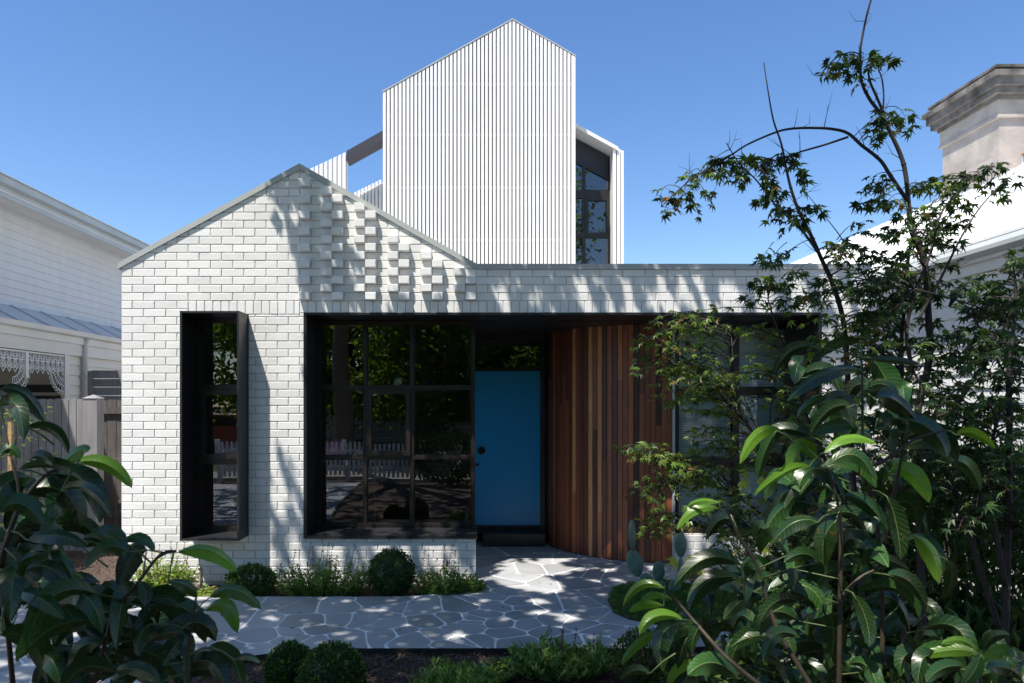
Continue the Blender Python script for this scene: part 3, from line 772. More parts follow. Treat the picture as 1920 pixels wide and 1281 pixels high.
# garden bed surface with gentle unevenness
def bed(x0, x1, y0, y1, z, nx, ny):
    m_ = mb('soil'); m_.sm = True; pts = []
    for j in range(ny+1):
        for i in range(nx+1):
            x = x0+(x1-x0)*i/nx; y = y0+(y1-y0)*j/ny
            pts.append((x, y, z + .035*noise.noise(Vector((x*1.3, y*1.3, 3))) + .012*noise.noise(Vector((x*9, y*9, 1)))))
    m_.poly(pts, [(j*(nx+1)+i, j*(nx+1)+i+1, (j+1)*(nx+1)+i+1, (j+1)*(nx+1)+i) for j in range(ny) for i in range(nx)]); return m_
tag(bed(-6.1, 5.1, -8.1, 1.3, -.055, 160, 130).build('garden_bed'), kind='structure')
# outline of the crazy paving (x, y)
def arc(cx, cy, r_, a0, a1, n): return [(cx+r_*math.cos(R(a0+(a1-a0)*i/n)), cy+r_*math.sin(R(a0+(a1-a0)*i/n))) for i in range(n+1)]
PF, PB = -2.07, -.645
outline = [(.06, 0.02), (.03, -.10), (-.06, -.30), (-.22, -.48), (-.45, -.60), (-.75, -.645), (-6.1, -.645), (-6.1, -8.0), (-2.6, -8.0), (-2.5, -4.4), (-2.35, -3.1), (-2.1, -2.5), (-1.74, -2.26), (-1.45, -2.16), (-1.1, PF), (1.35, PF),
           (2.2, -2.0), (3.2, -2.0), (5.1, -2.0), (5.1, -.75), (2.43, -.72), (2.40, .70), (1.02, 2.06), (.06, 2.06)]
def poly_clip_concave(poly, sub):       # point test used instead of a true clip
    pass
def inside(x, y, P):
    c = False; j = len(P)-1
    for i in range(len(P)):
        if (P[i][1] > y) != (P[j][1] > y) and x < (P[j][0]-P[i][0])*(y-P[i][1])/(P[j][1]-P[i][1])+P[i][0]: c = not c
        j = i
    return c
# convex slabs of the outline: stones are Voronoi cells clipped to each slab
slabs = [
    [(-6.1, -.645), (-6.1, PF), (1.36, PF), (2.3, -2.0), (2.3, -.645)],
    [(-2.2, -2.072), (-6.1, -2.072), (-6.1, -8), (-2.65, -8), (-2.5, -4.4), (-2.33, -3.1)],
    [(-2.2, -2.073), (-2.32, -3.0), (-2.1, -2.5), (-1.74, -2.26), (-1.45, -2.16), (-1.12, -2.073)],
    [(2.301, -.72), (2.301, -2.0), (5.1, -2.0), (5.1, -.72)],
    [(.05, 0.02), (.03, -.10), (-.06, -.30), (-.22, -.48), (-.45, -.60), (-.72, -.644), (2.30, -.644), (2.395, .75)],
    [(.06, .021), (2.394, .751), (1.72, .93), (1.30, 1.28), (1.08, 1.7), (1.04, 2.06), (.06, 2.06)],
]
G = lambda px, py: ((px-880)*2470/(py-755)/F, CY+2470/(py-755))
site_px = [(505,1165),(585,1138),(642,1140),(655,1185),(598,1212),(640,1131),(745,1142),(835,1165)]
sites = []
def c4(x, y): return G(420+x/3.84, 980+y/3.84)
def c7(x, y): return G(860+x/3.363, 900+y/3.363)
for p in [(250,700),(560,600),(420,580),(820,600),(590,705),(330,820),(510,840),(640,770),(820,690),(960,690),(850,840),(700,865),(520,790),(1100,640),(1190,610),(1140,565),(1160,740),(1420,610),(1270,800),(1200,810),(1400,845),(1480,720),(1560,810),(1720,600),(1670,690),(1740,710),(1720,760),(1750,850),(1700,880),(1880,560),(1870,650),(80,910),(300,915),(60,600),(100,700)]: sites.append(c4(*p))
for p in [(200,740),(230,800),(370,770),(560,770),(370,700),(240,890),(430,900),(280,960),(60,870),(40,910),(360,850),(400,800),(700,640),(720,770),(620,880),(560,950),(750,900),(830,850),(950,870),(900,950),(960,740),(1000,600),(860,590),(750,580),(680,560),(560,500),(420,560),(300,560),(200,520),(560,430),(720,440),(850,510),(950,540),(1080,560),(1070,620),(640,1000),(330,1000),(120,1000),(1000,980),(860,1010),(300,440),(170,400),(170,450),(380,400),(500,410),(1200,560),(640,500),(400,620),(300,650),(530,640)]: sites.append(c7(*p))
random.seed(21)
tries = 0
while tries < 4000 and len(sites) < 330:
    tries += 1
    x, y = rnd(-6.1, 5.1), rnd(-8, 2.05)
    if not inside(x, y, outline): continue
    mind = rnd(.18, .55)
    if -2.07 < y < 2.0 and -2.3 < x < 2.3: mind = .40
    if all((x-a)**2+(y-b)**2 > mind*mind for a, b in sites): sites.append((x, y))
stones = mb('stone')
def round_poly(poly, k=.16):
    out = []
    for i in range(len(poly)):
        a, b, c = poly[i-1], poly[i], poly[(i+1) % len(poly)]
        la = math.dist(a, b); lb_ = math.dist(b, c)
        ra = min(.3*la, .045); rb_ = min(.3*lb_, .045)
        if la < 1e-6 or lb_ < 1e-6: continue
        out.append((b[0]+(a[0]-b[0])*ra/la, b[1]+(a[1]-b[1])*ra/la)); 
        q = (.25*(b[0]+(a[0]-b[0])*ra/la)+.5*b[0]+.25*(b[0]+(c[0]-b[0])*rb_/lb_), .25*(b[1]+(a[1]-b[1])*ra/la)+.5*b[1]+.25*(b[1]+(c[1]-b[1])*rb_/lb_))
        out.append(q); out.append((b[0]+(c[0]-b[0])*rb_/lb_, b[1]+(c[1]-b[1])*rb_/lb_))
    return out
def wob(x, y):      # bends the joints so they are not ruler-straight
    v = noise.noise_vector(Vector((x*1.5, y*1.5, 7))); return (x+v.x*.075, y+v.y*.075)
island = [G(1140, 1128), G(1150, 1150), G(1180, 1163), G(1230, 1172), G(1300, 1175), G(1400, 1172), G(1400, 1115), G(1290, 1098), G(1200, 1096), G(1155, 1103)]
icx = sum(p[0] for p in island)/len(island); icy = sum(p[1] for p in island)/len(island)
for si, (sx, sy) in enumerate(sites):
    near = [q for q in sites if q != (sx, sy) and abs(q[0]-sx) < 2.2 and abs(q[1]-sy) < 2.2]
    tn = random.random()
    for s_ in slabs:
        poly = list(s_)
        for (qx, qy) in near:
            a, b = qx-sx, qy-sy; L_ = math.hypot(a, b)
            jw = .009 + .004*math.sin(si*3.1+qx*5)
            poly = clip_poly(poly, a/L_, b/L_, (a*(sx+qx)/2+b*(sy+qy)/2)/L_ - jw)
            if len(poly) < 3: break
        if len(poly) < 3: continue
        ar = abs(sum(poly[i][0]*poly[(i+1) % len(poly)][1]-poly[(i+1) % len(poly)][0]*poly[i][1] for i in range(len(poly))))/2
        if ar < .0012: continue
        # dense edge points, then wobble
        D = []
        P_ = round_poly(poly)
        for i in range(len(P_)):
            a, b = P_[i], P_[(i+1) % len(P_)]; n_ = max(1, int(math.dist(a, b)/.06))
            for k_ in range(n_): D.append((a[0]+(b[0]-a[0])*k_/n_, a[1]+(b[1]-a[1])*k_/n_))
        W = []
        for (x, y) in D:
            w_ = wob(x, y)
            edge = (y < PF+.02 and x > -1.2) or (y > -.66 and y < -.6) or y > 1.9 or (x < .1 and y > -.7) or (abs(y-PF) < .03)
            W.append((x, y) if edge else w_)
        area2 = sum(W[i][0]*W[(i+1) % len(W)][1]-W[(i+1) % len(W)][0]*W[i][1] for i in range(len(W)))
        if area2 < 0: W = W[::-1]
        stones.tone = tn; stones.prism_xy(W, -.03, .0022+.0008*tn)
pth = stones; pth.use('grout')
gz = mb('grout')
for i, s_ in enumerate(slabs):
    a2 = sum(s_[k][0]*s_[(k+1) % len(s_)][1]-s_[(k+1) % len(s_)][0]*s_[k][1] for k in range(len(s_)))
    pth.tone = .5; pth.prism_xy(s_ if a2 > 0 else s_[::-1], -.10-.001*i, -.0010-.00007*i)
tag(pth.build('path'), kind='structure')
ed = mb('edge')
fr = [(-2.65, -8), (-2.505, -4.4), (-2.335, -3.1), (-2.105, -2.5), (-1.745, -2.268), (-1.455, -2.168), (-1.12, -2.078), (1.36, -2.078), (2.3, -2.008), (5.1, -2.008)]
for i in range(len(fr)-1):
    (ax, ay), (bx_, by) = fr[i], fr[i+1]
    ed.prism_xy([(ax, ay-.008), (bx_, by-.008), (bx_, by), (ax, ay)], -.12, .004)
ed.box(-6.1, -.75, -.644, -.638, -.12, .003)
tag(ed.build('path_edging'), 'thin dark steel edging strip along the paving', 'edging')
# bark chips scattered over the visible beds
random.seed(5)
chp = mb('chip')
def chips(n, x0, x1, y0, y1):
    for _ in range(n):
        x, y = rnd(x0, x1), rnd(y0, y1)
        if inside(x, y, outline) : continue
        z = -.048 + .035*noise.noise(Vector((x*1.3, y*1.3, 3))) + .012*noise.noise(Vector((x*9, y*9, 1))) + rnd(0, .014)
        d_ = Vector((rnd(-1, 1), rnd(-1, 1), rnd(-.35, .35))).normalized(); u = d_.cross(Vector((rnd(-.3, .3), rnd(-.3, .3), 1))).normalized(); L_ = rnd(.008, .034); w_ = rnd(.003, .009)
        p = Vector((x, y, z)); up = Vector((0, 0, rnd(.002, .005))); chp.tone = random.random()**1.6
        q = [p-d_*L_/2-u*w_/2, p+d_*L_/2-u*w_/2*.6, p+d_*L_/2+u*w_/2*.6, p-d_*L_/2+u*w_/2]
        chp.poly([v for v in q]+[v+up for v in q], [(4, 5, 6, 7), (0, 1, 5, 4), (1, 2, 6, 5), (2, 3, 7, 6), (3, 0, 4, 7)])
chips(13000, -2.2, 1.6, -3.4, -2.08); chips(3800, -3.8, -.1, -.64, -.02); chips(2500, -6, -3.7, -.6, 1.3); chips(2500, 1.6, 4.6, -3.6, -2.0)
tag(chp.build('bark_mulch'), 'loose dark bark chips covering the garden beds', 'mulch', kind='stuff')
# street behind the viewpoint (seen in the glass)
s_ = mb('concrete'); s_.box(-40, 40, -10.6, -9.2, -.10, .0); tag(s_.build('footpath'), kind='structure')
s_ = mb('grass'); s_.box(-40, 40, -12.6, -10.6, -.10, -.01); s_.box(-40, 40, -23, -21, -.1, .02); tag(s_.build('nature_strip'), kind='structure')
s_ = mb('concrete'); s_.box(-40, 40, -12.75, -12.6, -.10, .01); s_.box(-40, 40, -21, -20.85, -.1, .01); tag(s_.build('kerb'), kind='structure')
s_ = mb('asphalt'); s_.box(-60, 60, -20.85, -12.75, -.20, -.085); tag(s_.build('road'), kind='structure')
s_ = mb('concrete'); s_.box(-40, 40, -24.5, -23, -.10, .025); tag(s_.build('far_footpath'), kind='structure')

# ================================================================ VEGETATION
VIEW = Vector((0, 1, 0))
def maple_leaf(m, p, d, nrm, S, lobes=7):
    d = d.normalized(); u = d.cross(nrm); u = u.normalized() if u.length > 1e-5 else d.orthogonal().normalized(); n = u.cross(d)
    angs = [-125, -80, -38, 0, 38, 80, 125] if lobes == 7 else [-95, -45, 0, 45, 95]
    rad = [.42, .72, .95, 1.08, .95, .72, .42] if lobes == 7 else [.6, .9, 1.05, .9, .6]
    c = p + d*S*.15; pts = [c + n*S*.02]; k = len(angs)
    pts.append(p)
    for i, (a, r_) in enumerate(zip(angs, rad)):
        if i:
            am = R((angs[i-1]+a)/2); pts.append(c + (d*math.cos(am)+u*math.sin(am))*S*.22 + n*S*.05)
        a = R(a + rnd(-6, 6)); r_ = r_*rnd(.85, 1.1)
        pts.append(c + (d*math.cos(a)+u*math.sin(a))*S*r_*.62 - n*S*rnd(.05, .22))
    N = len(pts)
    m.poly(pts, [(0, i, i+1) for i in range(1, N-1)] + [(0, N-1, 1)])
def big_leaf(m, A, B, C_, W, roll=0, fold=.22, seg=12, wav=.03):
    P = bez(A, B, C_, seg); rows = []; m.sm = True; ph = rnd(0, 6)
    for i, p in enumerate(P):
        t = i/seg; tg = (P[min(i+1, seg)] - P[max(i-1, 0)]).normalized()
        v = (p - Vector((0, CY, CZ))).normalized(); w = tg.cross(v); w = w.normalized() if w.length > 1e-4 else tg.orthogonal().normalized()
        n = w.cross(tg).normalized(); a = roll; w2 = w*math.cos(a) + n*math.sin(a); n2 = n*math.cos(a) - w*math.sin(a)
        prof = (math.sin(math.pi*min(1, (t*.93+.0)**.86))**.75 if t < 1 else 0) * (1 if t > .06 else .3); prof = max(prof, .03)
        h = W*.5*prof
        wv = wav*W*math.sin(t*22+ph)
        rows.append([p - w2*h + n2*(h*fold*2 + wv), p - w2*h*.55 + n2*(h*fold*1.25), p - w2*h*.06 + n2*h*fold*.2, p, p + w2*h*.06 + n2*h*fold*.2, p + w2*h*.55 + n2*(h*fold*1.25), p + w2*h + n2*(h*fold*2 - wv)])
    pts = [q for r_ in rows for q in r_]; k = 7; b0 = len(m.v)
    for i in range(seg+1):
        for j, c in enumerate((-1, -.55, -.06, 0, .06, .55, 1)): m.uv[b0+i*k+j] = (i/seg, c)
    m.poly(pts, [(i*k+j, i*k+j+1, (i+1)*k+j+1, (i+1)*k+j) for i in range(seg) for j in range(k-1)])
    m.sm = False

# ---------------- shading tree over the garden (behind and above the viewpoint)
random.seed(11)
def lerp(tab, v):
    if v <= tab[0][0]: return tab[0][1]
    for (a, b), (c, d) in zip(tab, tab[1:]):
        if v <= c: return b+(d-b)*(v-a)/(c-a)
    return tab[-1][1]
LE = [(310, 548), (340, 515), (381, 500), (430, 526), (482, 549), (542, 566), (600, 580)]
RE = [(310, 650), (347, 609), (389, 624), (449, 650), (505, 680), (542, 692), (560, 700), (600, 620)]
STREAK = [(938, 9), (1096, 15), (1130, 12), (1172, 8), (1242, 13), (1284, 14), (1316, 13), (1368, 16), (1418, 10), (1500, 16), (1560, 25), (1610, 20)]
def facade_shade(px, py):
    if py < 590:
        if px < 700: return 1.0 if lerp(LE, py) < px < lerp(RE, py) else 0
        if px < 868: return 0
        q = px - .3*(py-540)
        if px < 893: return .6
        for c, h in STREAK:
            if abs(q-c) < h*.8 and 515 < py + 8*math.sin(c): return .12
        return 1.0
    if px < 465: return 0
    if px < 575: 
        if py < 850: return 0
        return .9 if math.sin((px-.32*(py-850))/9.0) > .1 else .1
    if px < 893: return .9 if math.sin((px-.32*py)/17.0) + .5*math.sin((px-.32*py)/7.0) > -.1 else .1
    return 1
LIT = [(915, 1046), (1030, 1046), (1062, 1050), (1040, 1062), (1070, 1068), (1055, 1078), (1020, 1080), (1052, 1095), (1040, 1108), (985, 1104), (955, 1098), (930, 1085), (905, 1080), (915, 1068)]
SPOTS = [(1062, 1160, 22, 10), (1010, 1128, 22, 7), (1085, 1068, 16, 5), (1140, 1070, 16, 5), (1118, 1090, 14, 4), (905, 1086, 14, 6), (505, 1160, 18, 6), (455, 1172, 14, 6), (845, 1195, 16, 7), (805, 1190, 14, 5), (1160, 1088, 12, 4), (1230, 1065, 20, 5), (1015, 1148, 20, 6)]
def ground_shade(x, y):
    d = y - CY
    if d < .8: return .8
    px, py = 880 + x*F/d, 755 + 1.9*F/d
    if px < 425+.55*max(0, py-1120)*0 and py < 1125 and px < 415: return 0
    if py < 1250:
        if inside(px, py, LIT) or inside(983+(px-983)*.84, 1075+(py-1075)*.84, LIT): return 0
        for a, b, u, v in SPOTS:
            if ((px-a)/u)**2+((py-b)/v)**2 < 1.0: return 0
        if px < 390: return .35
        return 1.0
    if px < 300: return .6
    if 780 < px < 1180: return .75
    return .85
shade_leaves = []
def put(tx, ty, tz, L, zlo, zhi):
    z = rnd(zlo, zhi); t = (z-tz)/.8; shade_leaves.append((Vector((tx-.237*t, ty-.29*t, z)), L))
def clumpy(a, b): return noise.noise(Vector((a*1.7, b*1.7, 5.0)))
for _ in range(5200):       # falls on the street face
    px, py = rnd(495, 1640), rnd(305, 1085)
    if px > 893 and py > 590 and (px < 1255 or random.random() < .5): continue
    if random.random() < facade_shade(px, py):
        put((px-880)/175, 0, CZ+(755-py)/175, rnd(.10, .15), 6.3, 8.2)
for _ in range(18500):      # falls on path and beds close to the house
    x, y = rnd(-4.2, 5.0), rnd(-3.2, .98)
    if y > -.1 and not (.07 < x < 2.6): continue
    if random.random() < ground_shade(x, y): put(x, y, 0, rnd(.13, .19), 6.6, 8.8)
for _ in range(5200):       # falls on the front of the garden and the footpath
    x, y = rnd(-6.0, 6.5), rnd(-7.4, -3.2)
    if random.random() < ground_shade(x, y)*.95*(.25 + 1.0*(clumpy(x, y) > -.14)): put(x, y, .8, rnd(.18, .26), 7.0, 9.6)
tr = thing('street_tree', 'large leafy street tree whose crown shades the front garden', 'tree', (-3.6, -11.4, 0))
cr = mb('treeleaf')
for p, L_ in shade_leaves:
    cr.tone = random.random(); n = (Vector((0, 0, 1)) + rdir()*.7).normalized(); d = rdir(); d.z *= .4
    cr.leaf(p - d.normalized()*L_*.5, d, n, L_, L_*.8, .1)
cr = shift(cr.build('crown'), tr)
tk = mb('barkgrey'); base = Vector((-3.6, -11.4, 0))
forkp = Vector((-3.4, -10.6, 5.2)); tk.tube(spline([base - Vector((0, 0, .1)), base+Vector((.05, .1, 1.5)), base+Vector((0, .4, 3.2)), forkp]), [.34-.012*i for i in range(16)], 12)
for e in ((-5.5, -6.5, 8.4), (-3.2, -4.6, 8.3), (-1.0, -5.0, 8.2), (.6, -3.0, 7.6), (2.2, -6.0, 8.4), (-6.5, -11, 9), (1.5, -10.5, 9.3)):
    e = Vector(e); m1 = forkp.lerp(e, .5) + Vector((0, 0, .7)); P = spline([forkp, m1, e], 6); tk.tube(P, [.16*(1-.8*i/(len(P)-1)) for i in range(len(P))], 8)
    for _ in range(7):
        q = P[random.randrange(5, len(P))]; f = q + Vector((rnd(-1.5, 1.5), rnd(-1.2, 1.2), rnd(.1, .8))); tk.tube([q, q.lerp(f, .5)+Vector((0, 0, .15)), f], [.04, .025, .01], 5)
shift(tk.build('trunk'), tr)

# ---------------- trees, fence, hedge, car and house across the street
def bg_tree(loc, h, rad, label, seed):
    random.seed(seed); t = thing('street_tree', label, 'tree', loc, 'trees along the opposite side of the street')
    k = mb('barkgrey'); k.tube([(0, 0, -.1), (.1, 0, h*.25), (0, .1, h*.5), (.1, 0, h*.8)], [.28, .22, .16, .05], 10)
    c = mb('treeleaf'); cl = []
    for _ in range(44):
        a = rnd(0, 6.28); rr2 = rad*math.sqrt(random.random())*.85; z = rnd(h*.22, h*.95); sc_ = 1-.5*abs((z/h)-.55)
        cl.append((Vector((rr2*math.cos(a)*sc_, rr2*math.sin(a)*sc_, z)), rnd(.7, 1.5)))
    for q, s_ in cl:
        k.tube([(0, 0, min(q.z*.7, h*.7)), q*.6+Vector((0, 0, q.z*.25)), q], [.06, .04, .015], 5)
        for _ in range(150):
            v = rdir()*s_*random.random()**.4; v.z *= .7; c.tone = random.random(); L_ = rnd(.16, .3)
            c.leaf(q+v, rdir(), (rdir()+Vector((0, 0, .8))), L_, L_*.7, .1)
    k.build('trunk', t); c.build('crown', t); return t
t1 = bg_tree((-9.5, -24.0, 0), 9.5, 3.6, 'broad green street tree opposite, reflected in the dark glass', 31)
specs = [(-2.5, -22.5, 1.1, .8, 'tall dense street tree opposite the front door'), (3.0, -25.0, 1.25, 2.1, 'wide street tree opposite the curved timber wall'), (9.5, -22.5, 1.0, 4.0, 'rounded street tree at the right end of the far footpath'),
         (-16, -23, 1.1, 5.1, 'outermost street tree at the left end of the far footpath'), (-6.0, -27, 1.3, 1.4, 'tallest tree behind the opposite front fence')]
for x, y, s_, rz_, lb_ in specs:
    c = copy_tree(t1); c.location = (x, y, 0); c.scale = (s_,)*3; c.rotation_euler.z = rz_; c['label'] = lb_
nt1 = bg_tree((-1.6, -15.2, 0), 6.6, 2.7, 'bushy low crowned tree on the verge straight behind the viewpoint', 77); nt1['group'] = 'bushy trees on the near verge'
for x, y, s_, rz_, lb_ in [(3.6, -14.6, 1.0, 1.2, 'bushy low crowned tree on the verge right of the viewpoint'), (-6.3, -15.6, 1.0, 2.6, 'bushy low crowned tree on the verge left of the viewpoint'), (8.8, -15.2, 1.05, 4.4, 'bushy low crowned tree on the verge far right of the viewpoint'), (1.0, -19.5, 1.5, 3.3, 'largest bushy tree standing at the far kerb')]:
    c = copy_tree(nt1); c.location = (x, y, 0); c.scale = (s_,)*3; c.rotation_euler.z = rz_; c['label'] = lb_
random.seed(3)
def pickets(name, lab, x0, x1, y, h, z0=0, grp=None):
    t = thing(name, lab, 'fence'); a = mb('picket'); x = x0
    while x < x1:
        a.prism_xz([(x, z0+.06), (x+.07, z0+.06), (x+.07, z0+h-.05), (x+.035, z0+h), (x, z0+h-.05)], y, y+.018); x += .115
    a.build('picket_panel', t)
    b = mb('picket'); b.box(x0, x1, y-.045, y-.001, z0+.22, z0+.29); b.box(x0, x1, y-.045, y-.001, z0+h-.28, z0+h-.21); b.build('rail', t)
    x = x0
    while x <= x1+.01:
        p_ = mb('picket'); p_.box(x-.05, x+.05, y-.15, y-.046, z0-.1, z0+h+.03); p_.build('post', t); x += (x1-x0)/4
    return t
pickets('picket_fence', 'low white picket fence at the front of this garden', -6.0, 5.4, -8.95, .92)
pickets('picket_fence', 'white picket fence across the street behind the red car', -14, 10, -25.2, 1.1)
hd = mb('boxnew')
for _ in range(5000):
    p = Vector((rnd(-6, 1), -26 + rnd(-.4, .4), rnd(.2, 2.0))); hd.tone = random.random(); hd.leaf(p, rdir(), rdir(), .14, .1)
hd.use('box'); hd.box(-5.9, .9, -26.3, -25.7, 0, 1.9)
tag(hd.build('hedge'), 'clipped yellow green hedge across the street', 'hedge')
oh = thing('weatherboard_house', 'pale cottage across the street with grey metal roof', 'house')
w = mb('boardcream'); w.box(-12, 6, -36, -30, 0, 3.3); w.build('wall', oh)
w = mb('roofmetal'); w.prism_yz([(-29.4, 3.2), (-33, 5.4), (-36.6, 3.2)], -12.5, 6.5); w.build('roof', oh)
w = mb('dark'); w.box(-10, -8.6, -29.99, -29.9, 1, 2.4); w.build('window', oh); w = mb('dark'); w.box(-3, -2, -29.99, -29.9, 0, 2.2); w.build('door', oh)
car = thing('parked_car', 'dark red hatchback parked across the street', 'car', (-8.2, -18.2, -.085))
prof = [(-2.1, .35), (2.1, .35), (2.15, .75), (2.0, .95), (1.2, 1.02), (.55, 1.42), (-1.2, 1.46), (-1.95, 1.05), (-2.12, .9)]
b = mb('carred'); b.prism_xz(prof, -.85, .85); b.build('body', car)
for s_ in (-.856, .852): b = mb('carglass'); b.prism_xz([(-1.55, 1.02), (.95, 1.02), (.45, 1.36), (-1.15, 1.38)], s_, s_+.004); b.build('side_window', car)
for x in (-1.35, 1.35):
    for y in (-.78, .70):
        w = mb('tyre'); w.tube([(x, y, .32), (x, y+.19, .32)], .32, 24); wo_ = w.build('wheel', car)
        w = mb('rim'); w.tube([(x, y+(.19 if y > 0 else -.008), .32), (x, y+(.2 if y > 0 else 0), .32)], .2, 16); w.build('rim', wo_)
for y in (-.6, .6):
    w = mb('lamp'); w.box(-2.13, -2.09, y-.15, y+.15, .8, .92); w.build('tail_lamp', car)

# ---------------- Japanese maples on the right
random.seed(42)
def P3(l, d): return [at(p[0], p[1], d if len(p) < 3 else p[2]) for p in l]
def spray(ml, mt, a, e, n, S, mats, droop=.25, start=.3, r0=.004, flat=1.0):
    L_ = (e-a).length; mid = a.lerp(e, .5) + Vector((0, 0, L_*droop*.5)) + rdir()*L_*.08
    P = bez(a, mid, e, 7); mt.tube(P, [r0*(1-.8*i/7) for i in range(8)], 4, False)
    ax = (e-a).normalized()
    for i in range(n):
        t = start + (1-start)*(i+.5)/n; k = min(6, int(t*7)); p = P[k].lerp(P[k+1], t*7-k)
        sidev = ax.cross(Vector((0, 0, 1))); sidev = sidev.normalized() if sidev.length > .1 else Vector((1, 0, 0))
        d = (ax*rnd(.2, 1) + sidev*(1 if i % 2 else -1)*rnd(.5, 1.1) + Vector((0, 0, rnd(-.55, .25)))).normalized()
        pt = S*rnd(.25, .5); q = p + d*pt
        ml.use(random.choices(*mats)[0] if not isinstance(mats, str) else mats); ml.tone = random.random()
        nrm = (Vector((0, 0, 1))*flat + rdir()*.75).normalized()
        mt.tube([p, q], .0008, 3, False)
        d2 = (d + Vector((0, 0, rnd(-.7, .05)))).normalized()
        maple_leaf(ml, q, d2, nrm, S*rnd(.75, 1.15), 7 if random.random() < .6 else 5)
def in_poly_pts(poly, n):
    xs = [p[0] for p in poly]; ys = [p[1] for p in poly]; out = []
    while len(out) < n:
        x, y = rnd(min(xs), max(xs)), rnd(min(ys), max(ys))
        if inside(x, y, poly): out.append((x, y))
    return out
def limb(mt, px, d, r0, r1, n=5, sides=7):
    P = spline(P3(px, d), n); L_ = len(P); mt.tube(P, [r0+(r1-r0)*i/(L_-1) for i in range(L_)], sides)
    for i in range(4, L_-1, 6):       # small nodes on the bark
        if random.random() < .5:
            t = (P[i+1]-P[i]).normalized(); r_ = r0+(r1-r0)*i/(L_-1); mt.tube([P[i]-t*r_*.7, P[i], P[i]+t*r_*.7], [r_*.9, r_*1.3, r_*.9], 6, False)
    return P
D1 = 2.9
mp = thing('maple_tree', 'multi stemmed maple with arching dark branches reaching above the parapet', 'tree', tuple(at(1690, 1300, 2.9)*1.0))
mp.location.z = -.05
tw_ = mb('bark'); lf = mb('maple'); B1 = []
def addl(l, d, a, b): 
    P = limb(tw_, l, d, a, b); B1.extend(P); return P
addl([(1735, 1330, 2.9), (1728, 1100, 2.9), (1722, 900, 2.9), (1721, 775, 2.9), (1739, 696), (1744, 640), (1740, 578), (1737, 513), (1730, 480), (1722, 460), (1710, 435), (1705, 400), (1700, 340), (1692, 300), (1675, 260), (1652, 215), (1630, 185), (1615, 150), (1613, 100), (1615, 80), (1625, 30), (1636, -10)], D1, .017, .0035)
addl([(1657, 212), (1643, 180), (1632, 155), (1628, 135)], D1-.02, .006, .004)
addl([(1613, 102), (1595, 98), (1570, 108), (1548, 128), (1538, 148)], D1, .003, .0012)
addl([(1655, 215), (1657, 180), (1654, 150), (1648, 132)], D1+.02, .004, .0025)
addl([(1703, 380), (1697, 370), (1670, 330), (1650, 300), (1615, 272), (1590, 250), (1560, 242), (1520, 240), (1480, 242), (1450, 250), (1400, 272), (1365, 295), (1315, 325), (1285, 345), (1240, 388)], D1-.05, .0085, .002)
addl([(1590, 257), (1545, 272), (1500, 285), (1472, 295), (1420, 312), (1370, 332)], D1-.08, .005, .0015)
addl([(1630, 1330, 3.0), (1615, 1100, 3.0), (1600, 900), (1588, 677), (1580, 595), (1560, 529), (1540, 485), (1520, 440), (1500, 400), (1485, 360), (1475, 320), (1465, 270), (1450, 225), (1440, 170), (1432, 117)], D1+.1, .014, .0018)
addl([(1542, 487), (1510, 440), (1480, 410), (1450, 380), (1420, 340), (1385, 305), (1362, 268)], D1+.08, .006, .002)
addl([(1625, 525), (1580, 450), (1550, 410), (1510, 360)], D1+.2, .003, .0012)
addl([(1694, 1330, 3.05), (1694, 900), (1694, 775), (1691, 710), (1691, 627), (1698, 562), (1704, 480), (1712, 440)], D1+.1, .013, .005)
addl([(1712, 700), (1700, 620), (1720, 540), (1745, 475), (1765, 400), (1800, 360), (1860, 310)], D1-.1, .009, .0015)
addl([(1722, 600), (1765, 520), (1805, 440), (1845, 380), (1900, 325)], D1-.15, .006, .0015)
addl([(1714, 542), (1790, 562), (1839, 578), (1880, 600)], D1-.2, .004, .002)
addl([(1600, 1000, 3.1), (1565, 900), (1520, 800), (1485, 690), (1453, 604), (1440, 560)], 3.15, .010, .003)
addl([(1590, 1040, 3.2), (1520, 920), (1438, 845), (1387, 760), (1371, 632)], 3.35, .009, .003)
addl([(1580, 1100, 3.3), (1480, 900), (1407, 804), (1352, 741), (1301, 686), (1262, 660)], 3.4, .008, .002)
addl([(1575, 1130, 3.3), (1480, 1010), (1380, 930), (1330, 905), (1274, 882), (1200, 868)], 3.35, .008, .0015)
addl([(1575, 1180, 3.3), (1480, 1060), (1390, 1010), (1300, 985), (1230, 975)], 3.4, .007, .0015)
addl([(1560, 1200, 3.3), (1450, 1130), (1370, 1080), (1290, 1050)], 3.4, .006, .0015)
def nearest(p, B): return min(B, key=lambda q: (q-p).length)
MA = (['maple', 'mapledark', 'mapletan'], [8, 2, 1.2]); MB_ = (['maple', 'mapledark', 'mapletan'], [1.2, 8, .35])
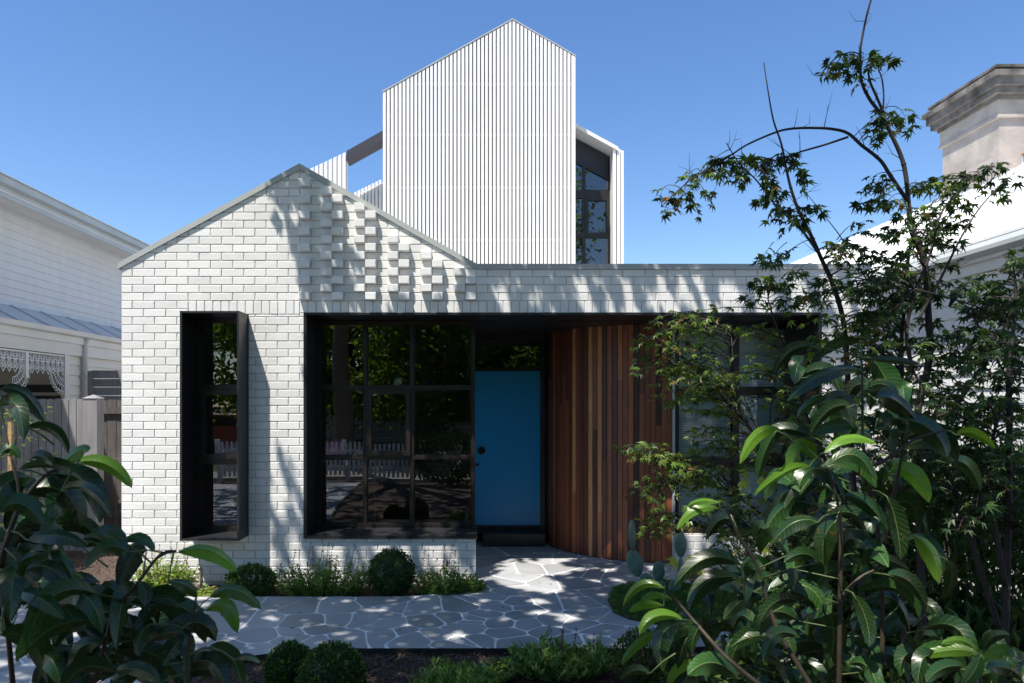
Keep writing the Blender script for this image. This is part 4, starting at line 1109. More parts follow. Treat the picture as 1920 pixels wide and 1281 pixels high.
# leafy left half
massA = [(1190, 680), (1250, 600), (1340, 600), (1450, 585), (1560, 610), (1640, 600), (1700, 720), (1700, 1000), (1600, 1150), (1400, 1130), (1300, 1040), (1260, 940), (1240, 800), (1215, 720)]
for (px, py) in in_poly_pts(massA, 225):
    p = at(px, py, rnd(2.9, 3.9)); a = nearest(p + Vector((.25, 0, -.1)), B1); e = a + (p-a)*(min(1, .75/max(.01, (p-a).length)))
    if (p-a).length > .8: a = p + (a-p).normalized()*.55; e = p
    spray(lf, tw_, a, e, random.randint(7, 11), .062, MA)
for (px, py, n) in [(1180, 640, 3), (1185, 690, 4), (1215, 640, 4), (1165, 850, 5), (1200, 845, 5), (1225, 860, 4), (1190, 925, 3), (1215, 930, 4), (1205, 965, 3), (1200, 1000, 3), (1240, 1000, 5), (1235, 760, 4), (1265, 600, 4), (1230, 610, 3), (1250, 700, 6), (1280, 740, 6), (1260, 880, 5), (1300, 900, 5)]:
    for _ in range(n):
        p = at(px+rnd(-18, 18), py+rnd(-12, 12), rnd(3.1, 3.5)); a = nearest(p+Vector((.3, 0, 0)), B1)
        if (p-a).length > .5: a = p + (a-p).normalized()*.42
        spray(lf, tw_, a, p, 7, .058, MA)
# leaf clusters on the upper branches
for (px, py, n) in [(1600, 108, 3), (1575, 118, 3), (1550, 128, 2), (1628, 118, 3), (1650, 122, 2), (1610, 150, 2), (1664, 222, 4), (1650, 240, 3), (1690, 218, 2), (1680, 255, 2), (1655, 265, 2), (1705, 252, 1), (1352, 305, 4), (1330, 318, 4), (1300, 330, 3), (1275, 345, 3), (1250, 372, 3), (1242, 385, 1), (1380, 325, 4), (1340, 372, 2),
        (1300, 385, 1), (1315, 395, 1), (1405, 310, 4), (1440, 312, 4), (1460, 298, 3), (1485, 310, 3), (1430, 345, 3), (1460, 360, 3), (1448, 372, 2), (1480, 400, 4), (1465, 395, 3), (1500, 350, 2), (1520, 395, 2), (1500, 425, 3), (1530, 400, 2), (1635, 345, 2), (1655, 340, 2), (1615, 378, 2), (1640, 385, 2), (1665, 390, 3), (1620, 425, 2), (1655, 435, 3),
        (1700, 410, 3), (1740, 350, 4), (1765, 345, 4), (1790, 355, 4), (1825, 345, 3), (1860, 325, 3), (1885, 332, 3), (1845, 370, 3), (1800, 395, 4), (1760, 390, 4), (1735, 410, 4), (1770, 430, 4), (1800, 430, 3), (1730, 450, 4), (1690, 440, 3), (1570, 470, 4), (1600, 470, 2), (1545, 520, 3), (1640, 480, 4), (1680, 490, 4), (1660, 450, 3),
        (1430, 488, 1), (1445, 500, 3), (1425, 530, 4), (1450, 545, 4), (1410, 560, 3), (1480, 525, 4), (1500, 560, 4), (1470, 575, 4), (1530, 570, 4), (1560, 600, 3), (1610, 560, 4), (1640, 540, 4), (1620, 600, 4), (1660, 580, 4), (1700, 520, 4), (1690, 560, 3), (1730, 560, 3), (1780, 500, 3)]:
    for _ in range(n):
        p = at(px+rnd(-14, 14), py+rnd(-10, 10), rnd(2.75, 3.05)); a = nearest(p, B1)
        if (p-a).length > .22: a = p + (a-p).normalized()*rnd(.12, .22)
        elif (p-a).length < .04: p = a + Vector((rnd(-.09, .09), rnd(-.06, .06), rnd(-.06, .02)))
        spray(lf, tw_, a, p, random.randint(3, 5), .062, MB_, start=.45, r0=.0022)
for (px, py) in in_poly_pts([(1600, 560), (1760, 520), (1800, 700), (1780, 900), (1640, 900)], 90):
    p = at(px, py, rnd(2.6, 3.4)); a = nearest(p, B1)
    if (p-a).length > .35: a = p + (a-p).normalized()*.3
    spray(lf, tw_, a, p, 7, .062, MB_)
# bare fine twigs
for _ in range(55):
    q = random.choice(B1)
    if (q-Vector((0, CY, 0))).y > 3.15: continue
    d = (Vector((rnd(-1, 1), rnd(-.5, .5), rnd(.1, 1.2)))).normalized(); L_ = rnd(.03, .13); m1 = q + d*L_*.5 + rdir()*.014; e = q + d*L_ + Vector((0, 0, rnd(-.02, .04)))
    tw_.tube([q, m1, e], [.0018, .0012, .0005], 4, False)
    if random.random() < .6: tw_.tube([m1, m1 + (d+rdir()*.9).normalized()*L_*.4], [.001, .0004], 4, False)
for (px, py) in in_poly_pts([(1560, 470), (1700, 430), (1800, 420), (1790, 560), (1600, 620)], 45):
    p = at(px, py, rnd(2.6, 3.2)); a = nearest(p, B1)
    if (p-a).length > .28: a = p + (a-p).normalized()*.24
    spray(lf, tw_, a, p, 5, .058, MB_)
# a few leaves with caught sunlight put into a paler colour
for (px, py) in ((1405, 890), (1385, 905), (1420, 902), (1285, 1050), (1300, 1040), (1270, 1052), (1430, 1022), (1320, 1072), (1318, 1035), (1440, 1010)):
    lf.use('maplelit'); lf.tone = random.random(); maple_leaf(lf, at(px, py, 2.75), Vector((rnd(-1, 1), -.2, rnd(-.6, .2))), Vector((0, -1, .7)), .075)
shift(tw_.build('trunk'), mp); shift(lf.build('crown'), mp)

m2 = thing('maple_tree', 'dark leafed maple at the right edge against the weatherboards', 'tree', (2.1, CY+2.75, -.05))
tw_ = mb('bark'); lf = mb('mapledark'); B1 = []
addl([(1880, 1350, 2.8), (1890, 1000), (1893, 785), (1891, 710), (1898, 637), (1905, 560), (1900, 500)], 2.75, .015, .004)
addl([(1885, 1100), (1860, 950), (1850, 880), (1880, 760), (1935, 640)], 2.7, .010, .004)
addl([(1744, 785), (1790, 762), (1839, 690), (1875, 637), (1900, 560), (1925, 520)], 2.8, .010, .004)
addl([(1880, 1200), (1800, 950), (1744, 785)], 2.82, .013, .010)
addl([(1895, 720), (1850, 640), (1820, 590), (1780, 575)], 2.7, .005, .002)
for (px, py) in in_poly_pts([(1790, 570), (1840, 500), (1900, 480), (1950, 480), (1950, 1000), (1700, 1000), (1720, 820), (1790, 700)], 200):
    p = at(px, py, rnd(2.4, 3.3)); a = nearest(p, B1)
    if (p-a).length > .35: a = p + (a-p).normalized()*.3
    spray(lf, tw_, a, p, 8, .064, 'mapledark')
shift(tw_.build('trunk'), m2); shift(lf.build('crown'), m2)

# ---------------- generic leafy shrub
def shrub(name, label, cat, c, rad, n, L_, W_, mats, stems=14, group=None, up=.5, shell=.6, stemmat='stem', hollow=True):
    t = thing(name, label, cat, c, group); c0 = Vector((0, 0, rad[2])); f = MB(); s_ = mb(stemmat)
    for _ in range(stems):
        d = rdir(); d.z = abs(d.z); e = c0 + Vector((d.x*rad[0], d.y*rad[1], d.z*rad[2]))*.85; s_.tube([(rnd(-.02, .02), rnd(-.02, .02), -.03), e*.5+Vector((0, 0, .02)), e], [.006, .004, .002], 5)
    for _ in range(n):
        d = rdir(); q = 1 + .13*noise.noise(d*2.3 + Vector(c)); r_ = (shell + (1-shell)*random.random()**.5)*q
        p = c0 + Vector((d.x*rad[0], d.y*rad[1], d.z*rad[2]))*r_
        if p.z < 0: continue
        f.use(random.choices(*mats)[0]); f.tone = random.random(); f.leaf(p, (d + rdir()*.8 + Vector((0, 0, up))), rdir()+d, L_*rnd(.7, 1.2), W_*rnd(.8, 1.1))
    s_.build('stem', t); f.build('foliage', t); return t
random.seed(8)
shrub('understory_shrub', 'dark dense shrub under the maples at the lower right', 'shrub', (2.35, CY+3.3, -.05), (.95, .5, .50), 5200, .085, .034, (['laurel', 'mapledark'], [2, 3]), 30)
shrub('understory_shrub', 'low leafy shrub between the glossy laurel and the paving', 'shrub', (1.62, CY+3.9, -.05), (.50, .4, .26), 2600, .05, .022, (['laurel', 'herb', 'mapledark'], [2, 1, 3]), 24)
shrub('understory_shrub', 'lacy green shrub below the bedroom window', 'shrub', (2.9, CY+6.1, -.05), (.7, .5, .45), 4200, .06, .014, (['maple', 'turf', 'mapledark'], [3, 2, 3]), 30)

# ---------------- glossy broad-leaved laurels in the foreground
def laurel(name, label, org, scl, ox, oy, leaves, stems, dep, base, fills, seed, young=()):  # young: indices of the leaves that take the brighter green
    random.seed(seed); t = thing(name, label, 'shrub', base); f = mb('laurel'); s_ = mb('stem'); nodes = []
    cv = lambda x, y, d: at(ox + x/scl, oy + y/scl, d)
    for st in stems:
        pts = [cv(p[0], p[1], dep + (p[2] if len(p) > 2 else 0)) for p in st]; P = spline(pts, 5); n = len(P)
        s_.use('stem'); s_.tube(P, [.0058 - .0036*i/(n-1) for i in range(n)], 7); nodes += P
    for i, (ax, ay, mx, my, tx, ty, w) in enumerate(leaves):
        d = dep + rnd(-.12, .12); roll = rnd(-.65, .65); dd = rnd(-.06, .06)
        A = cv(ax, ay, d); B = cv(mx, my, d+dd*.5); C_ = cv(tx, ty, d+dd)
        W = w*1.0/scl*d/F/math.cos(roll)
        f.use('laurelbright' if i in young else 'laurel'); f.tone = random.random(); big_leaf(f, A, B, C_, W, roll, rnd(.10, .32))
        q = nearest(A, nodes)
        if (q-A).length > .13: q = A + (q-A).normalized()*.07
        s_.use('greenstem'); s_.tube([q, q.lerp(A, .5)+Vector((0, 0, .004)), A, A.lerp(B, .25)], [.0022, .0016, .0014, .0008], 5, False)
    for (poly, n, dlo, dhi) in fills:
        for (px, py) in in_poly_pts(poly, n):
            d = rnd(dlo, dhi); A = cv(px, py, d); L_ = rnd(.10, .15); a = rnd(0, 6.28)
            out = Vector((math.cos(a), math.sin(a), rnd(.0, .35))).normalized()
            B = A + out*L_*.55 + Vector((0, 0, .008)); C_ = A + out*L_*.85 - Vector((0, 0, L_*rnd(.3, .6)))
            f.use('laurel'); f.tone = random.random(); big_leaf(f, A, B, C_, rnd(.032, .046), rnd(-.7, .7), rnd(.1, .3), seg=9)
            q = nearest(A, nodes)
            if (q-A).length > .10: q = A + (q-A).normalized()*.06
            s_.use('greenstem'); s_.tube([q, A], [.002, .0013], 4, False)
    shift(s_.build('stem'), t); shift(f.build('foliage'), t); return t
LR = [(690,160,610,175,555,250,40),(840,235,720,250,597,340,45),(740,325,670,350,630,400,30),(810,360,740,370,675,450,45),(580,440,500,450,440,550,40),(720,515,800,465,895,485,30),(690,540,640,500,600,600,55),(670,560,590,580,485,660,30),
 (840,150,770,150,700,200,36),(870,200,960,205,1040,218,26),(880,200,925,270,940,340,80),(730,560,820,520,885,600,50),(940,580,1010,585,1070,680,60),(980,400,1080,440,1130,530,70),(1160,455,1220,450,1290,500,35),(1140,540,1200,560,1240,640,50),
 (690,690,590,690,520,790,50),(700,745,620,745,545,820,50),(760,740,720,800,720,890,70),(785,655,870,690,930,780,50),(930,660,960,750,975,870,58),(1020,790,1080,850,1105,950,50),(810,850,900,860,1005,905,45),(445,890,330,865,220,960,60),(440,930,330,945,270,1040,60),
 (370,680,310,675,265,692,22),(370,700,290,705,230,770,30),(420,740,370,740,330,800,45),(185,965,110,955,50,1025,30),(210,1000,150,988,110,1010,24),(185,1025,120,1018,70,1045,30),(250,1070,160,1060,105,1120,40),(190,1100,100,1150,45,1220,30),(260,1080,180,1120,185,1240,66),
 (440,1270,350,1212,265,1255,74),(540,1120,440,1140,395,1190,42),(640,1130,560,1118,520,1210,46),(800,905,710,930,690,1040,70),(520,1000,450,1005,385,1070,48),(815,980,860,1070,870,1160,50),(740,1050,752,1120,740,1230,80),(930,920,1005,945,1060,1030,52),(1130,870,1145,930,1120,1000,40),
 (330,1240,250,1230,200,1300,36),(140,1250,90,1240,40,1270,34),(640,1010,560,1010,500,1090,44),(700,880,650,850,585,880,46),(760,1180,650,1185,590,1260,54),(900,1180,960,1200,1000,1281,56),(560,440,520,520,500,600,40),(830,430,760,420,680,455,46),(900,330,960,340,1040,420,60),(700,620,640,640,590,700,44),(560,940,500,930,440,990,50)]
SR_ = [[(905,1330,.05),(915,1130,.05),(905,830,.03),(870,600,.02),(850,480,.0),(848,330),(845,200)], [(770,1330),(772,1100),(775,900),(775,760),(765,680),(740,590),(700,530)], [(700,1330,-.1),(560,1090,-.05),(500,900,-.02),(430,780),(390,690)],
 [(560,1330,-.15),(400,1200,-.1),(300,1090,-.05),(240,1020),(190,970)], [(905,880,.05),(960,620,.03),(1000,420)], [(775,1000),(840,930),(900,900)], [(850,560),(920,540),(1020,470),(1120,440)]]
laurel('laurel_shrub', 'tall glossy laurel with long drooping leaves in the right foreground', None, 1.777, 1140, 560, LR, SR_, 1.55, tuple(Vector((1.05, CY+1.6, -.05))),
       [([(560,560),(980,520),(1080,800),(1080,1281),(480,1281),(480,900)], 85, 1.5, 1.95), ([(300,900),(560,900),(560,1281),(150,1281)], 26, 1.6, 1.9), ([(620,250),(960,230),(1050,520),(700,560)], 18, 1.6, 1.8)], 17, young={4,5,6,26,28,29,30,31,32,21,12,14,7,43,25})
LL = [(0,180,90,195,170,305,60),(0,245,60,240,90,370,60),(100,322,200,335,255,420,40),(330,410,290,412,225,465,45),(280,455,400,462,495,550,56),(70,480,220,465,330,540,45),(180,500,320,530,375,680,86),(230,560,330,555,420,660,40),(110,440,160,430,200,465,40),
 (310,740,360,738,400,765,30),(460,750,530,735,580,785,42),(480,790,395,770,320,850,48),(665,790,790,785,890,865,58),(550,780,490,810,450,930,86),(785,960,880,930,980,1005,54),(770,1010,850,990,890,1095,62),(630,900,700,915,740,960,45),(550,970,620,965,670,1000,30),
 (560,1000,700,1005,770,1130,80),(670,1090,600,1100,540,1140,50),(650,1050,685,1080,690,1140,45),(780,1150,860,1180,910,1290,60),(880,1195,925,1180,975,1205,25),(420,1160,570,1170,690,1275,80),(340,1050,200,1075,60,1200,90),(0,780,40,850,45,1050,96),(100,745,210,725,325,770,56),
 (520,900,545,940,540,990,50),(90,860,190,850,265,950,68),(80,570,230,560,305,700,110),(440,1090,380,1050,330,1090,50),(60,940,150,960,240,1040,60),(0,1100,120,1130,180,1281,90),(300,1281,250,1180,150,1160,70),(0,430,40,400,75,440,40),(100,800,180,790,190,870,60),(380,1130,300,1150,260,1250,60),(600,1281,520,1230,430,1240,60),(700,1200,760,1160,820,1180,40),(0,640,80,610,160,690,80),(560,1060,520,1110,520,1180,50)]
SL_ = [[(300,1420,.05),(350,1281,.02),(395,1130),(430,1010),(520,900),(600,800),(660,785)], [(700,1420,.05),(703,1281),(700,1200),(715,1080),(735,960)], [(60,1420,.1),(30,1100,.05),(0,850),(50,680),(70,560),(40,430)], [(395,1130,0),(300,1060,.03),(120,900,.05),(-20,760,.05)], [(0,850),(60,650),(150,520),(230,470),(300,440)]]
laurel('laurel_shrub', 'dark glossy laurel with long leaves in the left foreground', None, 1.998, 0, 640, LL, SL_, 1.35, tuple(Vector((-.72, CY+1.4, -.05))),
       [([(0,500),(260,560),(330,800),(480,900),(640,1100),(640,1281),(0,1281)], 85, 1.3, 1.7), ([(640,1050),(860,1150),(860,1281),(640,1281)], 10, 1.4, 1.6)], 23, young={4,12,14,15,3})
laurel('laurel_shrub', 'small bright tipped laurel at the bottom right corner', None, 1.777, 1140, 560,
       [(1230,1190,1150,1170,1010,1200,40),(1250,1210,1310,1170,1345,1200,44),(1240,1200,1250,1240,1290,1290,56),(1240,1190,1220,1240,1180,1290,44),(1230,1180,1180,1140,1110,1150,30),(1260,1230,1330,1230,1380,1270,50),(1200,1230,1120,1230,1060,1280,44),(1250,1180,1280,1130,1340,1120,36)],
       [[(1240,1480,.05),(1245,1330),(1240,1260),(1235,1190)]], 1.45, tuple(Vector((1.12, CY+1.5, -.05))), [([(1000,1180),(1386,1180),(1386,1300),(1000,1300)], 26, 1.5, 1.9)], 29, young={0,1,2,4})

# ---------------- clipped balls
random.seed(14)
def box_ball(loc, r_, label, tips=.0, group='clipped box balls'):
    t = thing('topiary_ball', label, 'topiary', loc, group); f = mb('box'); 
    f.ball((0, 0, r_*.95), (r_*.86,)*3, 20, 14, lambda d: 1+.06*noise.noise(d*3))
    for _ in range(5200):
        d = rdir(); q = (.84 + .17*random.random() + (.05*random.random() if random.random() < .06 else 0))*(1+.09*noise.noise(d*2.5+Vector(loc))+.07*noise.noise(d*7)); p = Vector((0, 0, r_*.95)) + d*r_*q
        if p.z < .01: continue
        f.use('boxnew' if (tips and q > .98 and d.z > .0 and noise.noise(d*6) > (.05 if tips == 1 else .3)) else 'box'); f.tone = random.random()
        f.leaf(p, (d*1.2+rdir()).normalized(), rdir()+d, rnd(.018, .03), rnd(.010, .015), .15)
    f.build('foliage', t); s_ = mb('stem'); s_.tube([(0, 0, -.05), (0, 0, r_*.4)], .012, 6); s_.build('stem', t); return t
p = at(735, 1110, 7.02); box_ball((p.x, p.y, -.05), .235, 'round dark clipped box ball against the white wall under the big window')
p = at(543, 1270, 4.7); box_ball((p.x, p.y, -.06), .163, 'smaller clipped box ball behind its neighbour at the front of the path', tips=.4)
p = at(622, 1290, 4.45); box_ball((p.x, p.y, -.06), .208, 'clipped box ball with bright yellow green tips in front of the path', tips=1)

# ---------------- herbs and flowering clumps
def clump(name, label, cat, px0, px1, py, h, n, L_, W_, mats, dep=None, ry=.22, spikes=0, spikeh=.3, upright=.8, group=None, spikemat='pink', seed=1, tall=None):
    random.seed(seed); dd = dep or 2535/(py-755); x0, x1 = (px0-880)*dd/F, (px1-880)*dd/F; c = ((x0+x1)/2, CY+dd, -.06); rx_ = (x1-x0)/2
    t = thing(name, label, cat, c, group); f = MB(); s_ = mb('greenstem')
    ns = max(8, n//14)
    for i in range(ns):
        a = rnd(0, 6.28); q = math.sqrt(random.random()); bx_, by_ = q*rx_*.9*math.cos(a), q*ry*.9*math.sin(a)
        hh = h*rnd(.55, 1.05)*(1-.35*q*q)*(1+.35*noise.noise(Vector((bx_*6, by_*6, seed)))); lean = Vector((bx_*.35, by_*.35, 0))+Vector((rnd(-.04, .04), rnd(-.04, .04), 0))
        e = Vector((bx_, by_, 0))+lean+Vector((0, 0, hh)); b_ = Vector((bx_*.8, by_*.8, 0)); s_.tube([b_, b_.lerp(e, .5), e], [.003, .002, .001], 4, False)
        for k in range(14):
            u = rnd(.12, 1.0); p = b_.lerp(e, u); ang = rnd(0, 6.28)
            d = Vector((math.cos(ang), math.sin(ang), upright*rnd(.3, 1.4))).normalized(); f.use(random.choices(*mats)[0]); f.tone = random.random()
            f.leaf(p, d, Vector((0, 0, 1))+rdir()*.5, L_*rnd(.6, 1.2), W_*rnd(.7, 1.2), .2)
    for i in range(spikes):
        bx_, by_ = rnd(-rx_*.8, rx_*.8), rnd(-ry*.5, ry*.5)
        if tall and i < len(tall): bx_ = tall[i][0]
        e = Vector((bx_+rnd(-.03, .05), by_, (tall[i][1] if tall and i < len(tall) else h + spikeh*rnd(.35, 1)))); b_ = Vector((bx_, by_, h*.5)); s_.tube([b_, e], [.002, .001], 4, False)
        for k in range(26):
            u = rnd(.35, 1); p = b_.lerp(e, u); f.use(spikemat if random.random() < .4 else 'seed'); f.tone = random.random(); d = (rdir()+Vector((0, 0, .8))).normalized(); f.leaf(p, d, rdir(), .016, .009)
    s_.build('stem', t); f.build('foliage', t); return t
HB = (['herb', 'sage', 'herbyellow'], [6, 2, .8])
g_ = 'flowering perennials along the foot of the white wall'
clump('flowering_perennial', 'bushy green perennial with pink flower spikes left of the clipped ball under the window', 'plant', 515, 695, 1112, .40, 3600, .042, .020, HB, spikes=12, spikeh=.16, group=g_, seed=3, tall=[(.0, .60), (.08, .57), (-.1, .50)], ry=.19, dep=6.98)
clump('flowering_perennial', 'green perennial with tall russet seed spikes right of the clipped ball', 'plant', 776, 880, 1112, .34, 2300, .042, .022, HB, spikes=9, spikeh=.2, group=g_, seed=4, tall=[(.11, .66), (.06, .56), (.03, .50), (.09, .52)], ry=.17, dep=6.98)
clump('ground_cover_plant', 'low green leafy plant at the bend of the path by the wall end', 'plant', 848, 905, 1108, .22, 1000, .045, .020, HB, seed=5, ry=.14, dep=7.02)
clump('flowering_perennial', 'sunlit yellow green perennial below the narrow box window', 'plant', 255, 362, 1112, .42, 2200, .045, .024, (['herbyellow', 'herb'], [4, 2]), spikes=9, spikeh=.15, group=g_, seed=6, ry=.18, dep=7.05)
clump('ground_cover_plant', 'small sunlit pale plant beside the cream garden tap', 'plant', 362, 412, 1118, .11, 500, .05, .022, (['herbyellow', 'herb'], [4, 2]), seed=7, ry=.12, dep=6.9)
shrub('low_shrub', 'low dark green shrub beside the sunlit wall, left of the flowering plants', 'shrub', (at(471, 1112, 7.0).x, CY+7.0, -.06), (.235, .2, .15), 1900, .055, .020, (['laurel', 'box', 'herb'], [4, 3, .6]), 20)
SG = (['sage', 'herb', 'turf'], [6, 3, 1]); g2 = 'low leafy plants in the front bed'
clump('low_perennial', 'spreading grey green leafy plant with thin dark red spikes below the paving', 'plant', 955, 1142, 1235, .25, 3400, .060, .017, SG, seed=9, ry=.20, dep=4.95, group=g2, spikes=7, spikeh=.14, spikemat='seed', upright=1.6)
clump('low_perennial', 'grey green leafy plant at the bottom edge, right of the clipped balls', 'plant', 785, 930, 1262, .19, 2600, .058, .017, SG, seed=10, ry=.20, dep=4.62, group=g2, upright=1.6)
clump('low_perennial', 'small round leaved bright green plant between the two grey green ones', 'plant', 905, 965, 1245, .15, 380, .036, .034, (['herb', 'herbyellow'], [4, 1]), seed=12, ry=.10, dep=4.9, group=g2, upright=.3)
clump('low_perennial', 'trailing green plant at the bottom edge beside the clipped balls', 'plant', 690, 760, 1275, .045, 300, .05, .024, (['herb', 'laurel'], [3, 2]), seed=13, ry=.12, dep=4.5, group=g2, upright=.4)
shrub('box_shrub', 'loose upright box bush at the paving corner behind the laurel leaves', 'shrub', (at(1215, 1250, 4.75).x, CY+4.75, -.06), (.24, .22, .20), 3600, .026, .011, (['box', 'boxnew', 'laurel'], [8, .8, 3]), 30, up=1.2)
clump('ground_cover_plant', 'yellowing ground plants in the sunlit bed by the grey fence', 'plant', 15, 110, 1055, .16, 700, .05, .025, (['herbyellow', 'herb', 'seed'], [4, 3, 1]), seed=15, ry=.2, dep=7.4)

# ---------------- mound of fine ground cover and the cactus
random.seed(19)
gm = mb('soil'); isl = [( (p[0]-icx)*1.0+icx, (p[1]-icy)*1.0+icy) for p in island]
a2 = sum(isl[k][0]*isl[(k+1) % len(isl)][1]-isl[(k+1) % len(isl)][0]*isl[k][1] for k in range(len(isl)))
isl = isl if a2 > 0 else isl[::-1]
gm.prism_xy(isl, -.02, .02)
gm.use('turf')
for (x, y) in in_poly_pts(isl, 15000):
    e = min(math.dist((x, y), p) for p in isl); h = .02 + min(e, .25)*.20 + .012*noise.noise(Vector((x*8, y*8, 0)))
    a = rnd(0, 6.28); gm.tone = random.random(); gm.leaf(Vector((x, y, h-.015)), Vector((math.cos(a), math.sin(a), 1.1)), Vector((-math.sin(a), math.cos(a), .3)), rnd(.025, .045), .006, .1)
tag(gm.build('ground_cover'), 'rounded mound of fine dark green ground cover in the paving', 'ground cover', kind='stuff')
cb = at(1225, 1110, 6.9); ct = thing('prickly_pear', 'blue green prickly pear cactus in front of the curved timber wall', 'cactus', (cb.x, cb.y, 0))
def pad(x0, x1, y0, y1, dd, yaw, tilt=0):
    c = at((x0+x1)/2, (y0+y1)/2, dd) - Vector(ct.location); w = (x1-x0)/2*dd/F; h = (y1-y0)/2*dd/F; m_ = mb('cactus')
    w = max(w, h*.5) if yaw else w
    m_.ball((0, 0, 0), (w, .022, h), 24, 16, lambda d: 1 - .16*max(0, -d.z)*abs(d.x))
    for _ in range(60):
        d = rdir(); q = Vector((d.x*w, d.y*.022, d.z*h)); m_.use('boardcream'); m_.leaf(q, d, rdir(), .006, .0012)
    o = m_.build('pad', ct); o.location = c; o.rotation_euler = (rnd(-.1, .1), tilt, yaw); return o
pad(1178, 1193, 974, 1033, 6.9, .95); pad(1175, 1206, 1030, 1082, 6.9, 0, -.25); pad(1222, 1248, 1052, 1092, 6.85, .2); pad(1198, 1224, 1074, 1106, 6.9, 0, .4)
pad(1266, 1284, 1045, 1095, 6.8, .9, .3); pad(1252, 1278, 1085, 1118, 6.75, .2, .2); pad(1262, 1290, 1000, 1046, 6.85, .3); pad(1225, 1250, 1088, 1118, 6.85, 0, -.2)

# ---------------- small things
tp2 = at(378, 1088, 7.33); tap = thing('garden_tap', 'cream garden tap on a short standpipe against the brick wall', 'tap', (tp2.x, tp2.y, -.06))
m_ = mb('tap'); m_.tube([(0, 0, 0), (0, 0, .20), (0, -.01, .23)], [.016, .016, .014], 10); m_.build('standpipe', tap)
m_ = mb('tap'); m_.tube([(0, 0, .205), (0, -.06, .215), (0, -.085, .19), (0, -.087, .16)], [.014, .015, .013, .012], 10); m_.tube([(0, -.035, .21), (0, -.035, .25)], .008, 8); m_.tube([(-.03, -.035, .255), (.03, -.035, .255)], .007, 8); m_.build('spout', tap)
p = at(735, 1230, 5.18); m_ = mb('knob'); m_.box(-.045, .045, -.008, .008, -.004, .004); m_.box(.03, .045, -.009, .009, -.005, .012); o = m_.build('plant_tag'); o.location = (p.x, p.y, -.012); o.rotation_euler = (.1, -.3, .5)  # plant tag, a small dark bar on the mulch
tag(o, 'small dark plant tag lying on the bark mulch', 'plant tag')
sp = thing('sapling', 'young staked sapling with fine leaves in front of the grey fence', 'tree', (at(20, 900, 7.6).x, CY+7.6, -.06))
m_ = mb('stake'); m_.box(-.02, .02, -.02, .02, -.05, 1.75); m_.build('stake', sp)
m_ = mb('stem'); m_.tube([(.06, 0, 0), (.07, 0, .8), (.05, 0, 1.5), (.12, 0, 1.85)], [.012, .01, .006, .003], 6); m_.build('trunk', sp)
random.seed(4); m_ = mb('herbyellow')
for _ in range(420):
    z = rnd(.5, 1.9); a = rnd(0, 6.28); r_ = rnd(.03, .38)*(1-.3*abs(z-1.2)); p = Vector((.07+r_*math.cos(a), r_*math.sin(a), z+r_*.25)); m_.use(random.choice(['herbyellow', 'herb'])); m_.tone = random.random(); m_.leaf(p, Vector((math.cos(a), math.sin(a), rnd(-.6, .4))), rdir(), rnd(.05, .09), .010)
m_.build('foliage', sp)
pb = mb('balloon'); pb.ball((0, 0, 0), (.112,)*3, 28, 18); o = pb.build('toy_ball'); p = at(627, 842, 8.05); o.location = p; tag(o, 'pink toy ball behind the lower left of the big window', 'ball')
sh = mb('roomfloor'); sh.box(p.x-.2, p.x+.5, .51, .81, p.z-.145, p.z-.113); sh.box(p.x-.19, p.x-.17, .52, .80, .17, p.z-.145); sh.box(p.x+.47, p.x+.49, .52, .80, .17, p.z-.145); tag(sh.build('side_table'), 'dark side table inside the big window holding the pink ball', 'table')
bb = MB(); r_ = .075
for i in range(6):
    bb.use(['beach_red', 'beach_white', 'beach_green', 'beach_white', 'beach_red', 'beach_white'][i])
    pts = []; nn = 8
    for a in range(5):
        ph = (i + a/4)*math.pi/3
        for b_ in range(nn+1):
            th = math.pi*b_/nn; pts.append((r_*math.sin(th)*math.cos(ph), r_*math.sin(th)*math.sin(ph), r_*math.cos(th)))
    bb.sm = True; bb.poly(pts, [(a*(nn+1)+b_, a*(nn+1)+b_+1, (a+1)*(nn+1)+b_+1, (a+1)*(nn+1)+b_) for a in range(4) for b_ in range(nn)])
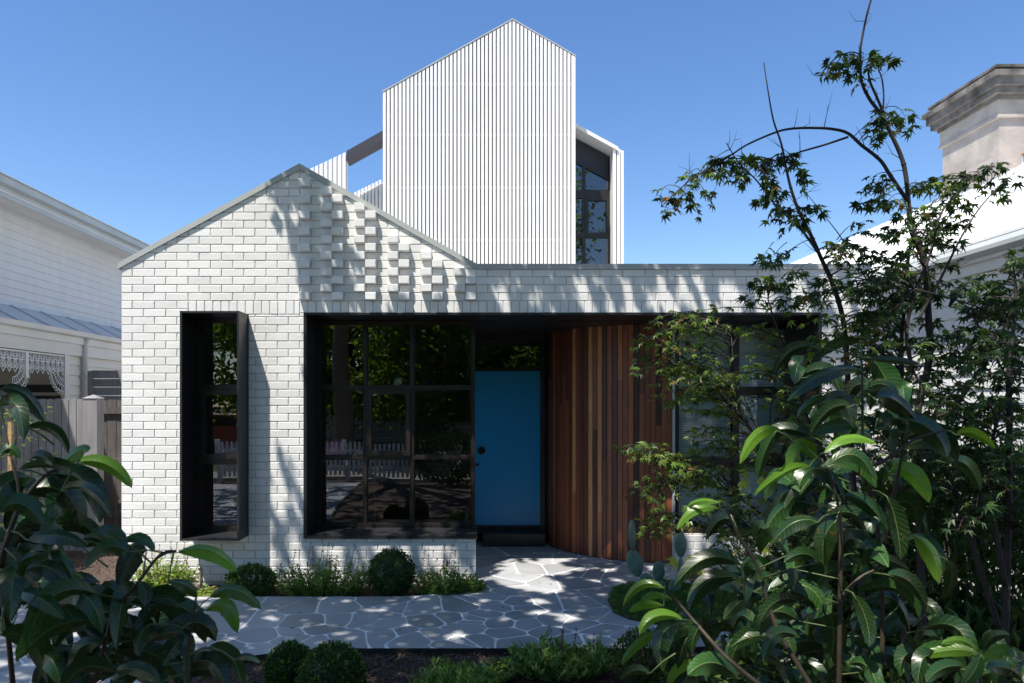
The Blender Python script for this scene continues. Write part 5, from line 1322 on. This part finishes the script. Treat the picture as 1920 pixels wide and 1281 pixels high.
o = bb.build('beach_ball'); o.location = (XX(748, .62), .64, ZY(727, .5)-.022+r_); o.rotation_euler = (.5, .4, .9); tag(o, 'small red and cream beach ball on the shelf inside the big window', 'ball')
random.seed(33)
shrub('understory_shrub', 'tall dark shrub against the weatherboard wall behind the right hand maple', 'shrub', (3.6, CY+4.7, -.05), (.95, .8, .62), 6500, .085, .030, (['laurel', 'mapledark'], [3, 2]), 40)
shrub('understory_shrub', 'ferny low foliage in the bottom right of the garden', 'shrub', (1.75, CY+2.55, -.05), (.75, .35, .34), 4200, .06, .018, (['mapledark', 'laurel', 'maple'], [4, 3, 1]), 40)

for x, y, lb_ in ((-.5, -8.4, 'rounded dark shrub inside the low picket fence, behind the viewpoint'), (1.5, -8.5, 'rounded dark shrub inside the low picket fence, right of the viewpoint')):
    shrub('understory_shrub', lb_, 'shrub', (x, y, -.05), (.95, .3, .62), 2600, .10, .05, (['laurel', 'mapledark'], [3, 2]), 20)

random.seed(35)
shrub('understory_shrub', 'broad dark evergreen filling the corner under the weatherboard wall', 'shrub', (at(1840, 1000, 3.7).x, CY+3.7, -.05), (.85, .5, .86), 8200, .085, .030, (['laurel', 'mapledark'], [3, 2]), 50)
shrub('understory_shrub', 'dark leafy shrub directly behind the stems of the tall glossy laurel', 'shrub', (at(1560, 1000, 3.4).x, CY+3.4, -.05), (.55, .35, .62), 4200, .07, .026, (['laurel', 'mapledark', 'maple'], [3, 3, 1]), 40)

random.seed(61); ll = mb('mapletan')
for _ in range(70):
    x, y = rnd(-3.5, 3.5), rnd(-2.0, .9)
    if not inside(x, y, outline): continue
    ll.use(random.choice(['mapletan', 'chip', 'seed'])); ll.tone = random.random(); a = rnd(0, 6.28)
    ll.leaf(Vector((x, y, .006)), Vector((math.cos(a), math.sin(a), rnd(0, .2))), Vector((rnd(-.3, .3), rnd(-.3, .3), 1)), rnd(.02, .045), rnd(.008, .02), .2)
tag(ll.build('leaf_litter'), 'scattered small fallen leaves on the paving', 'leaf litter', kind='stuff')
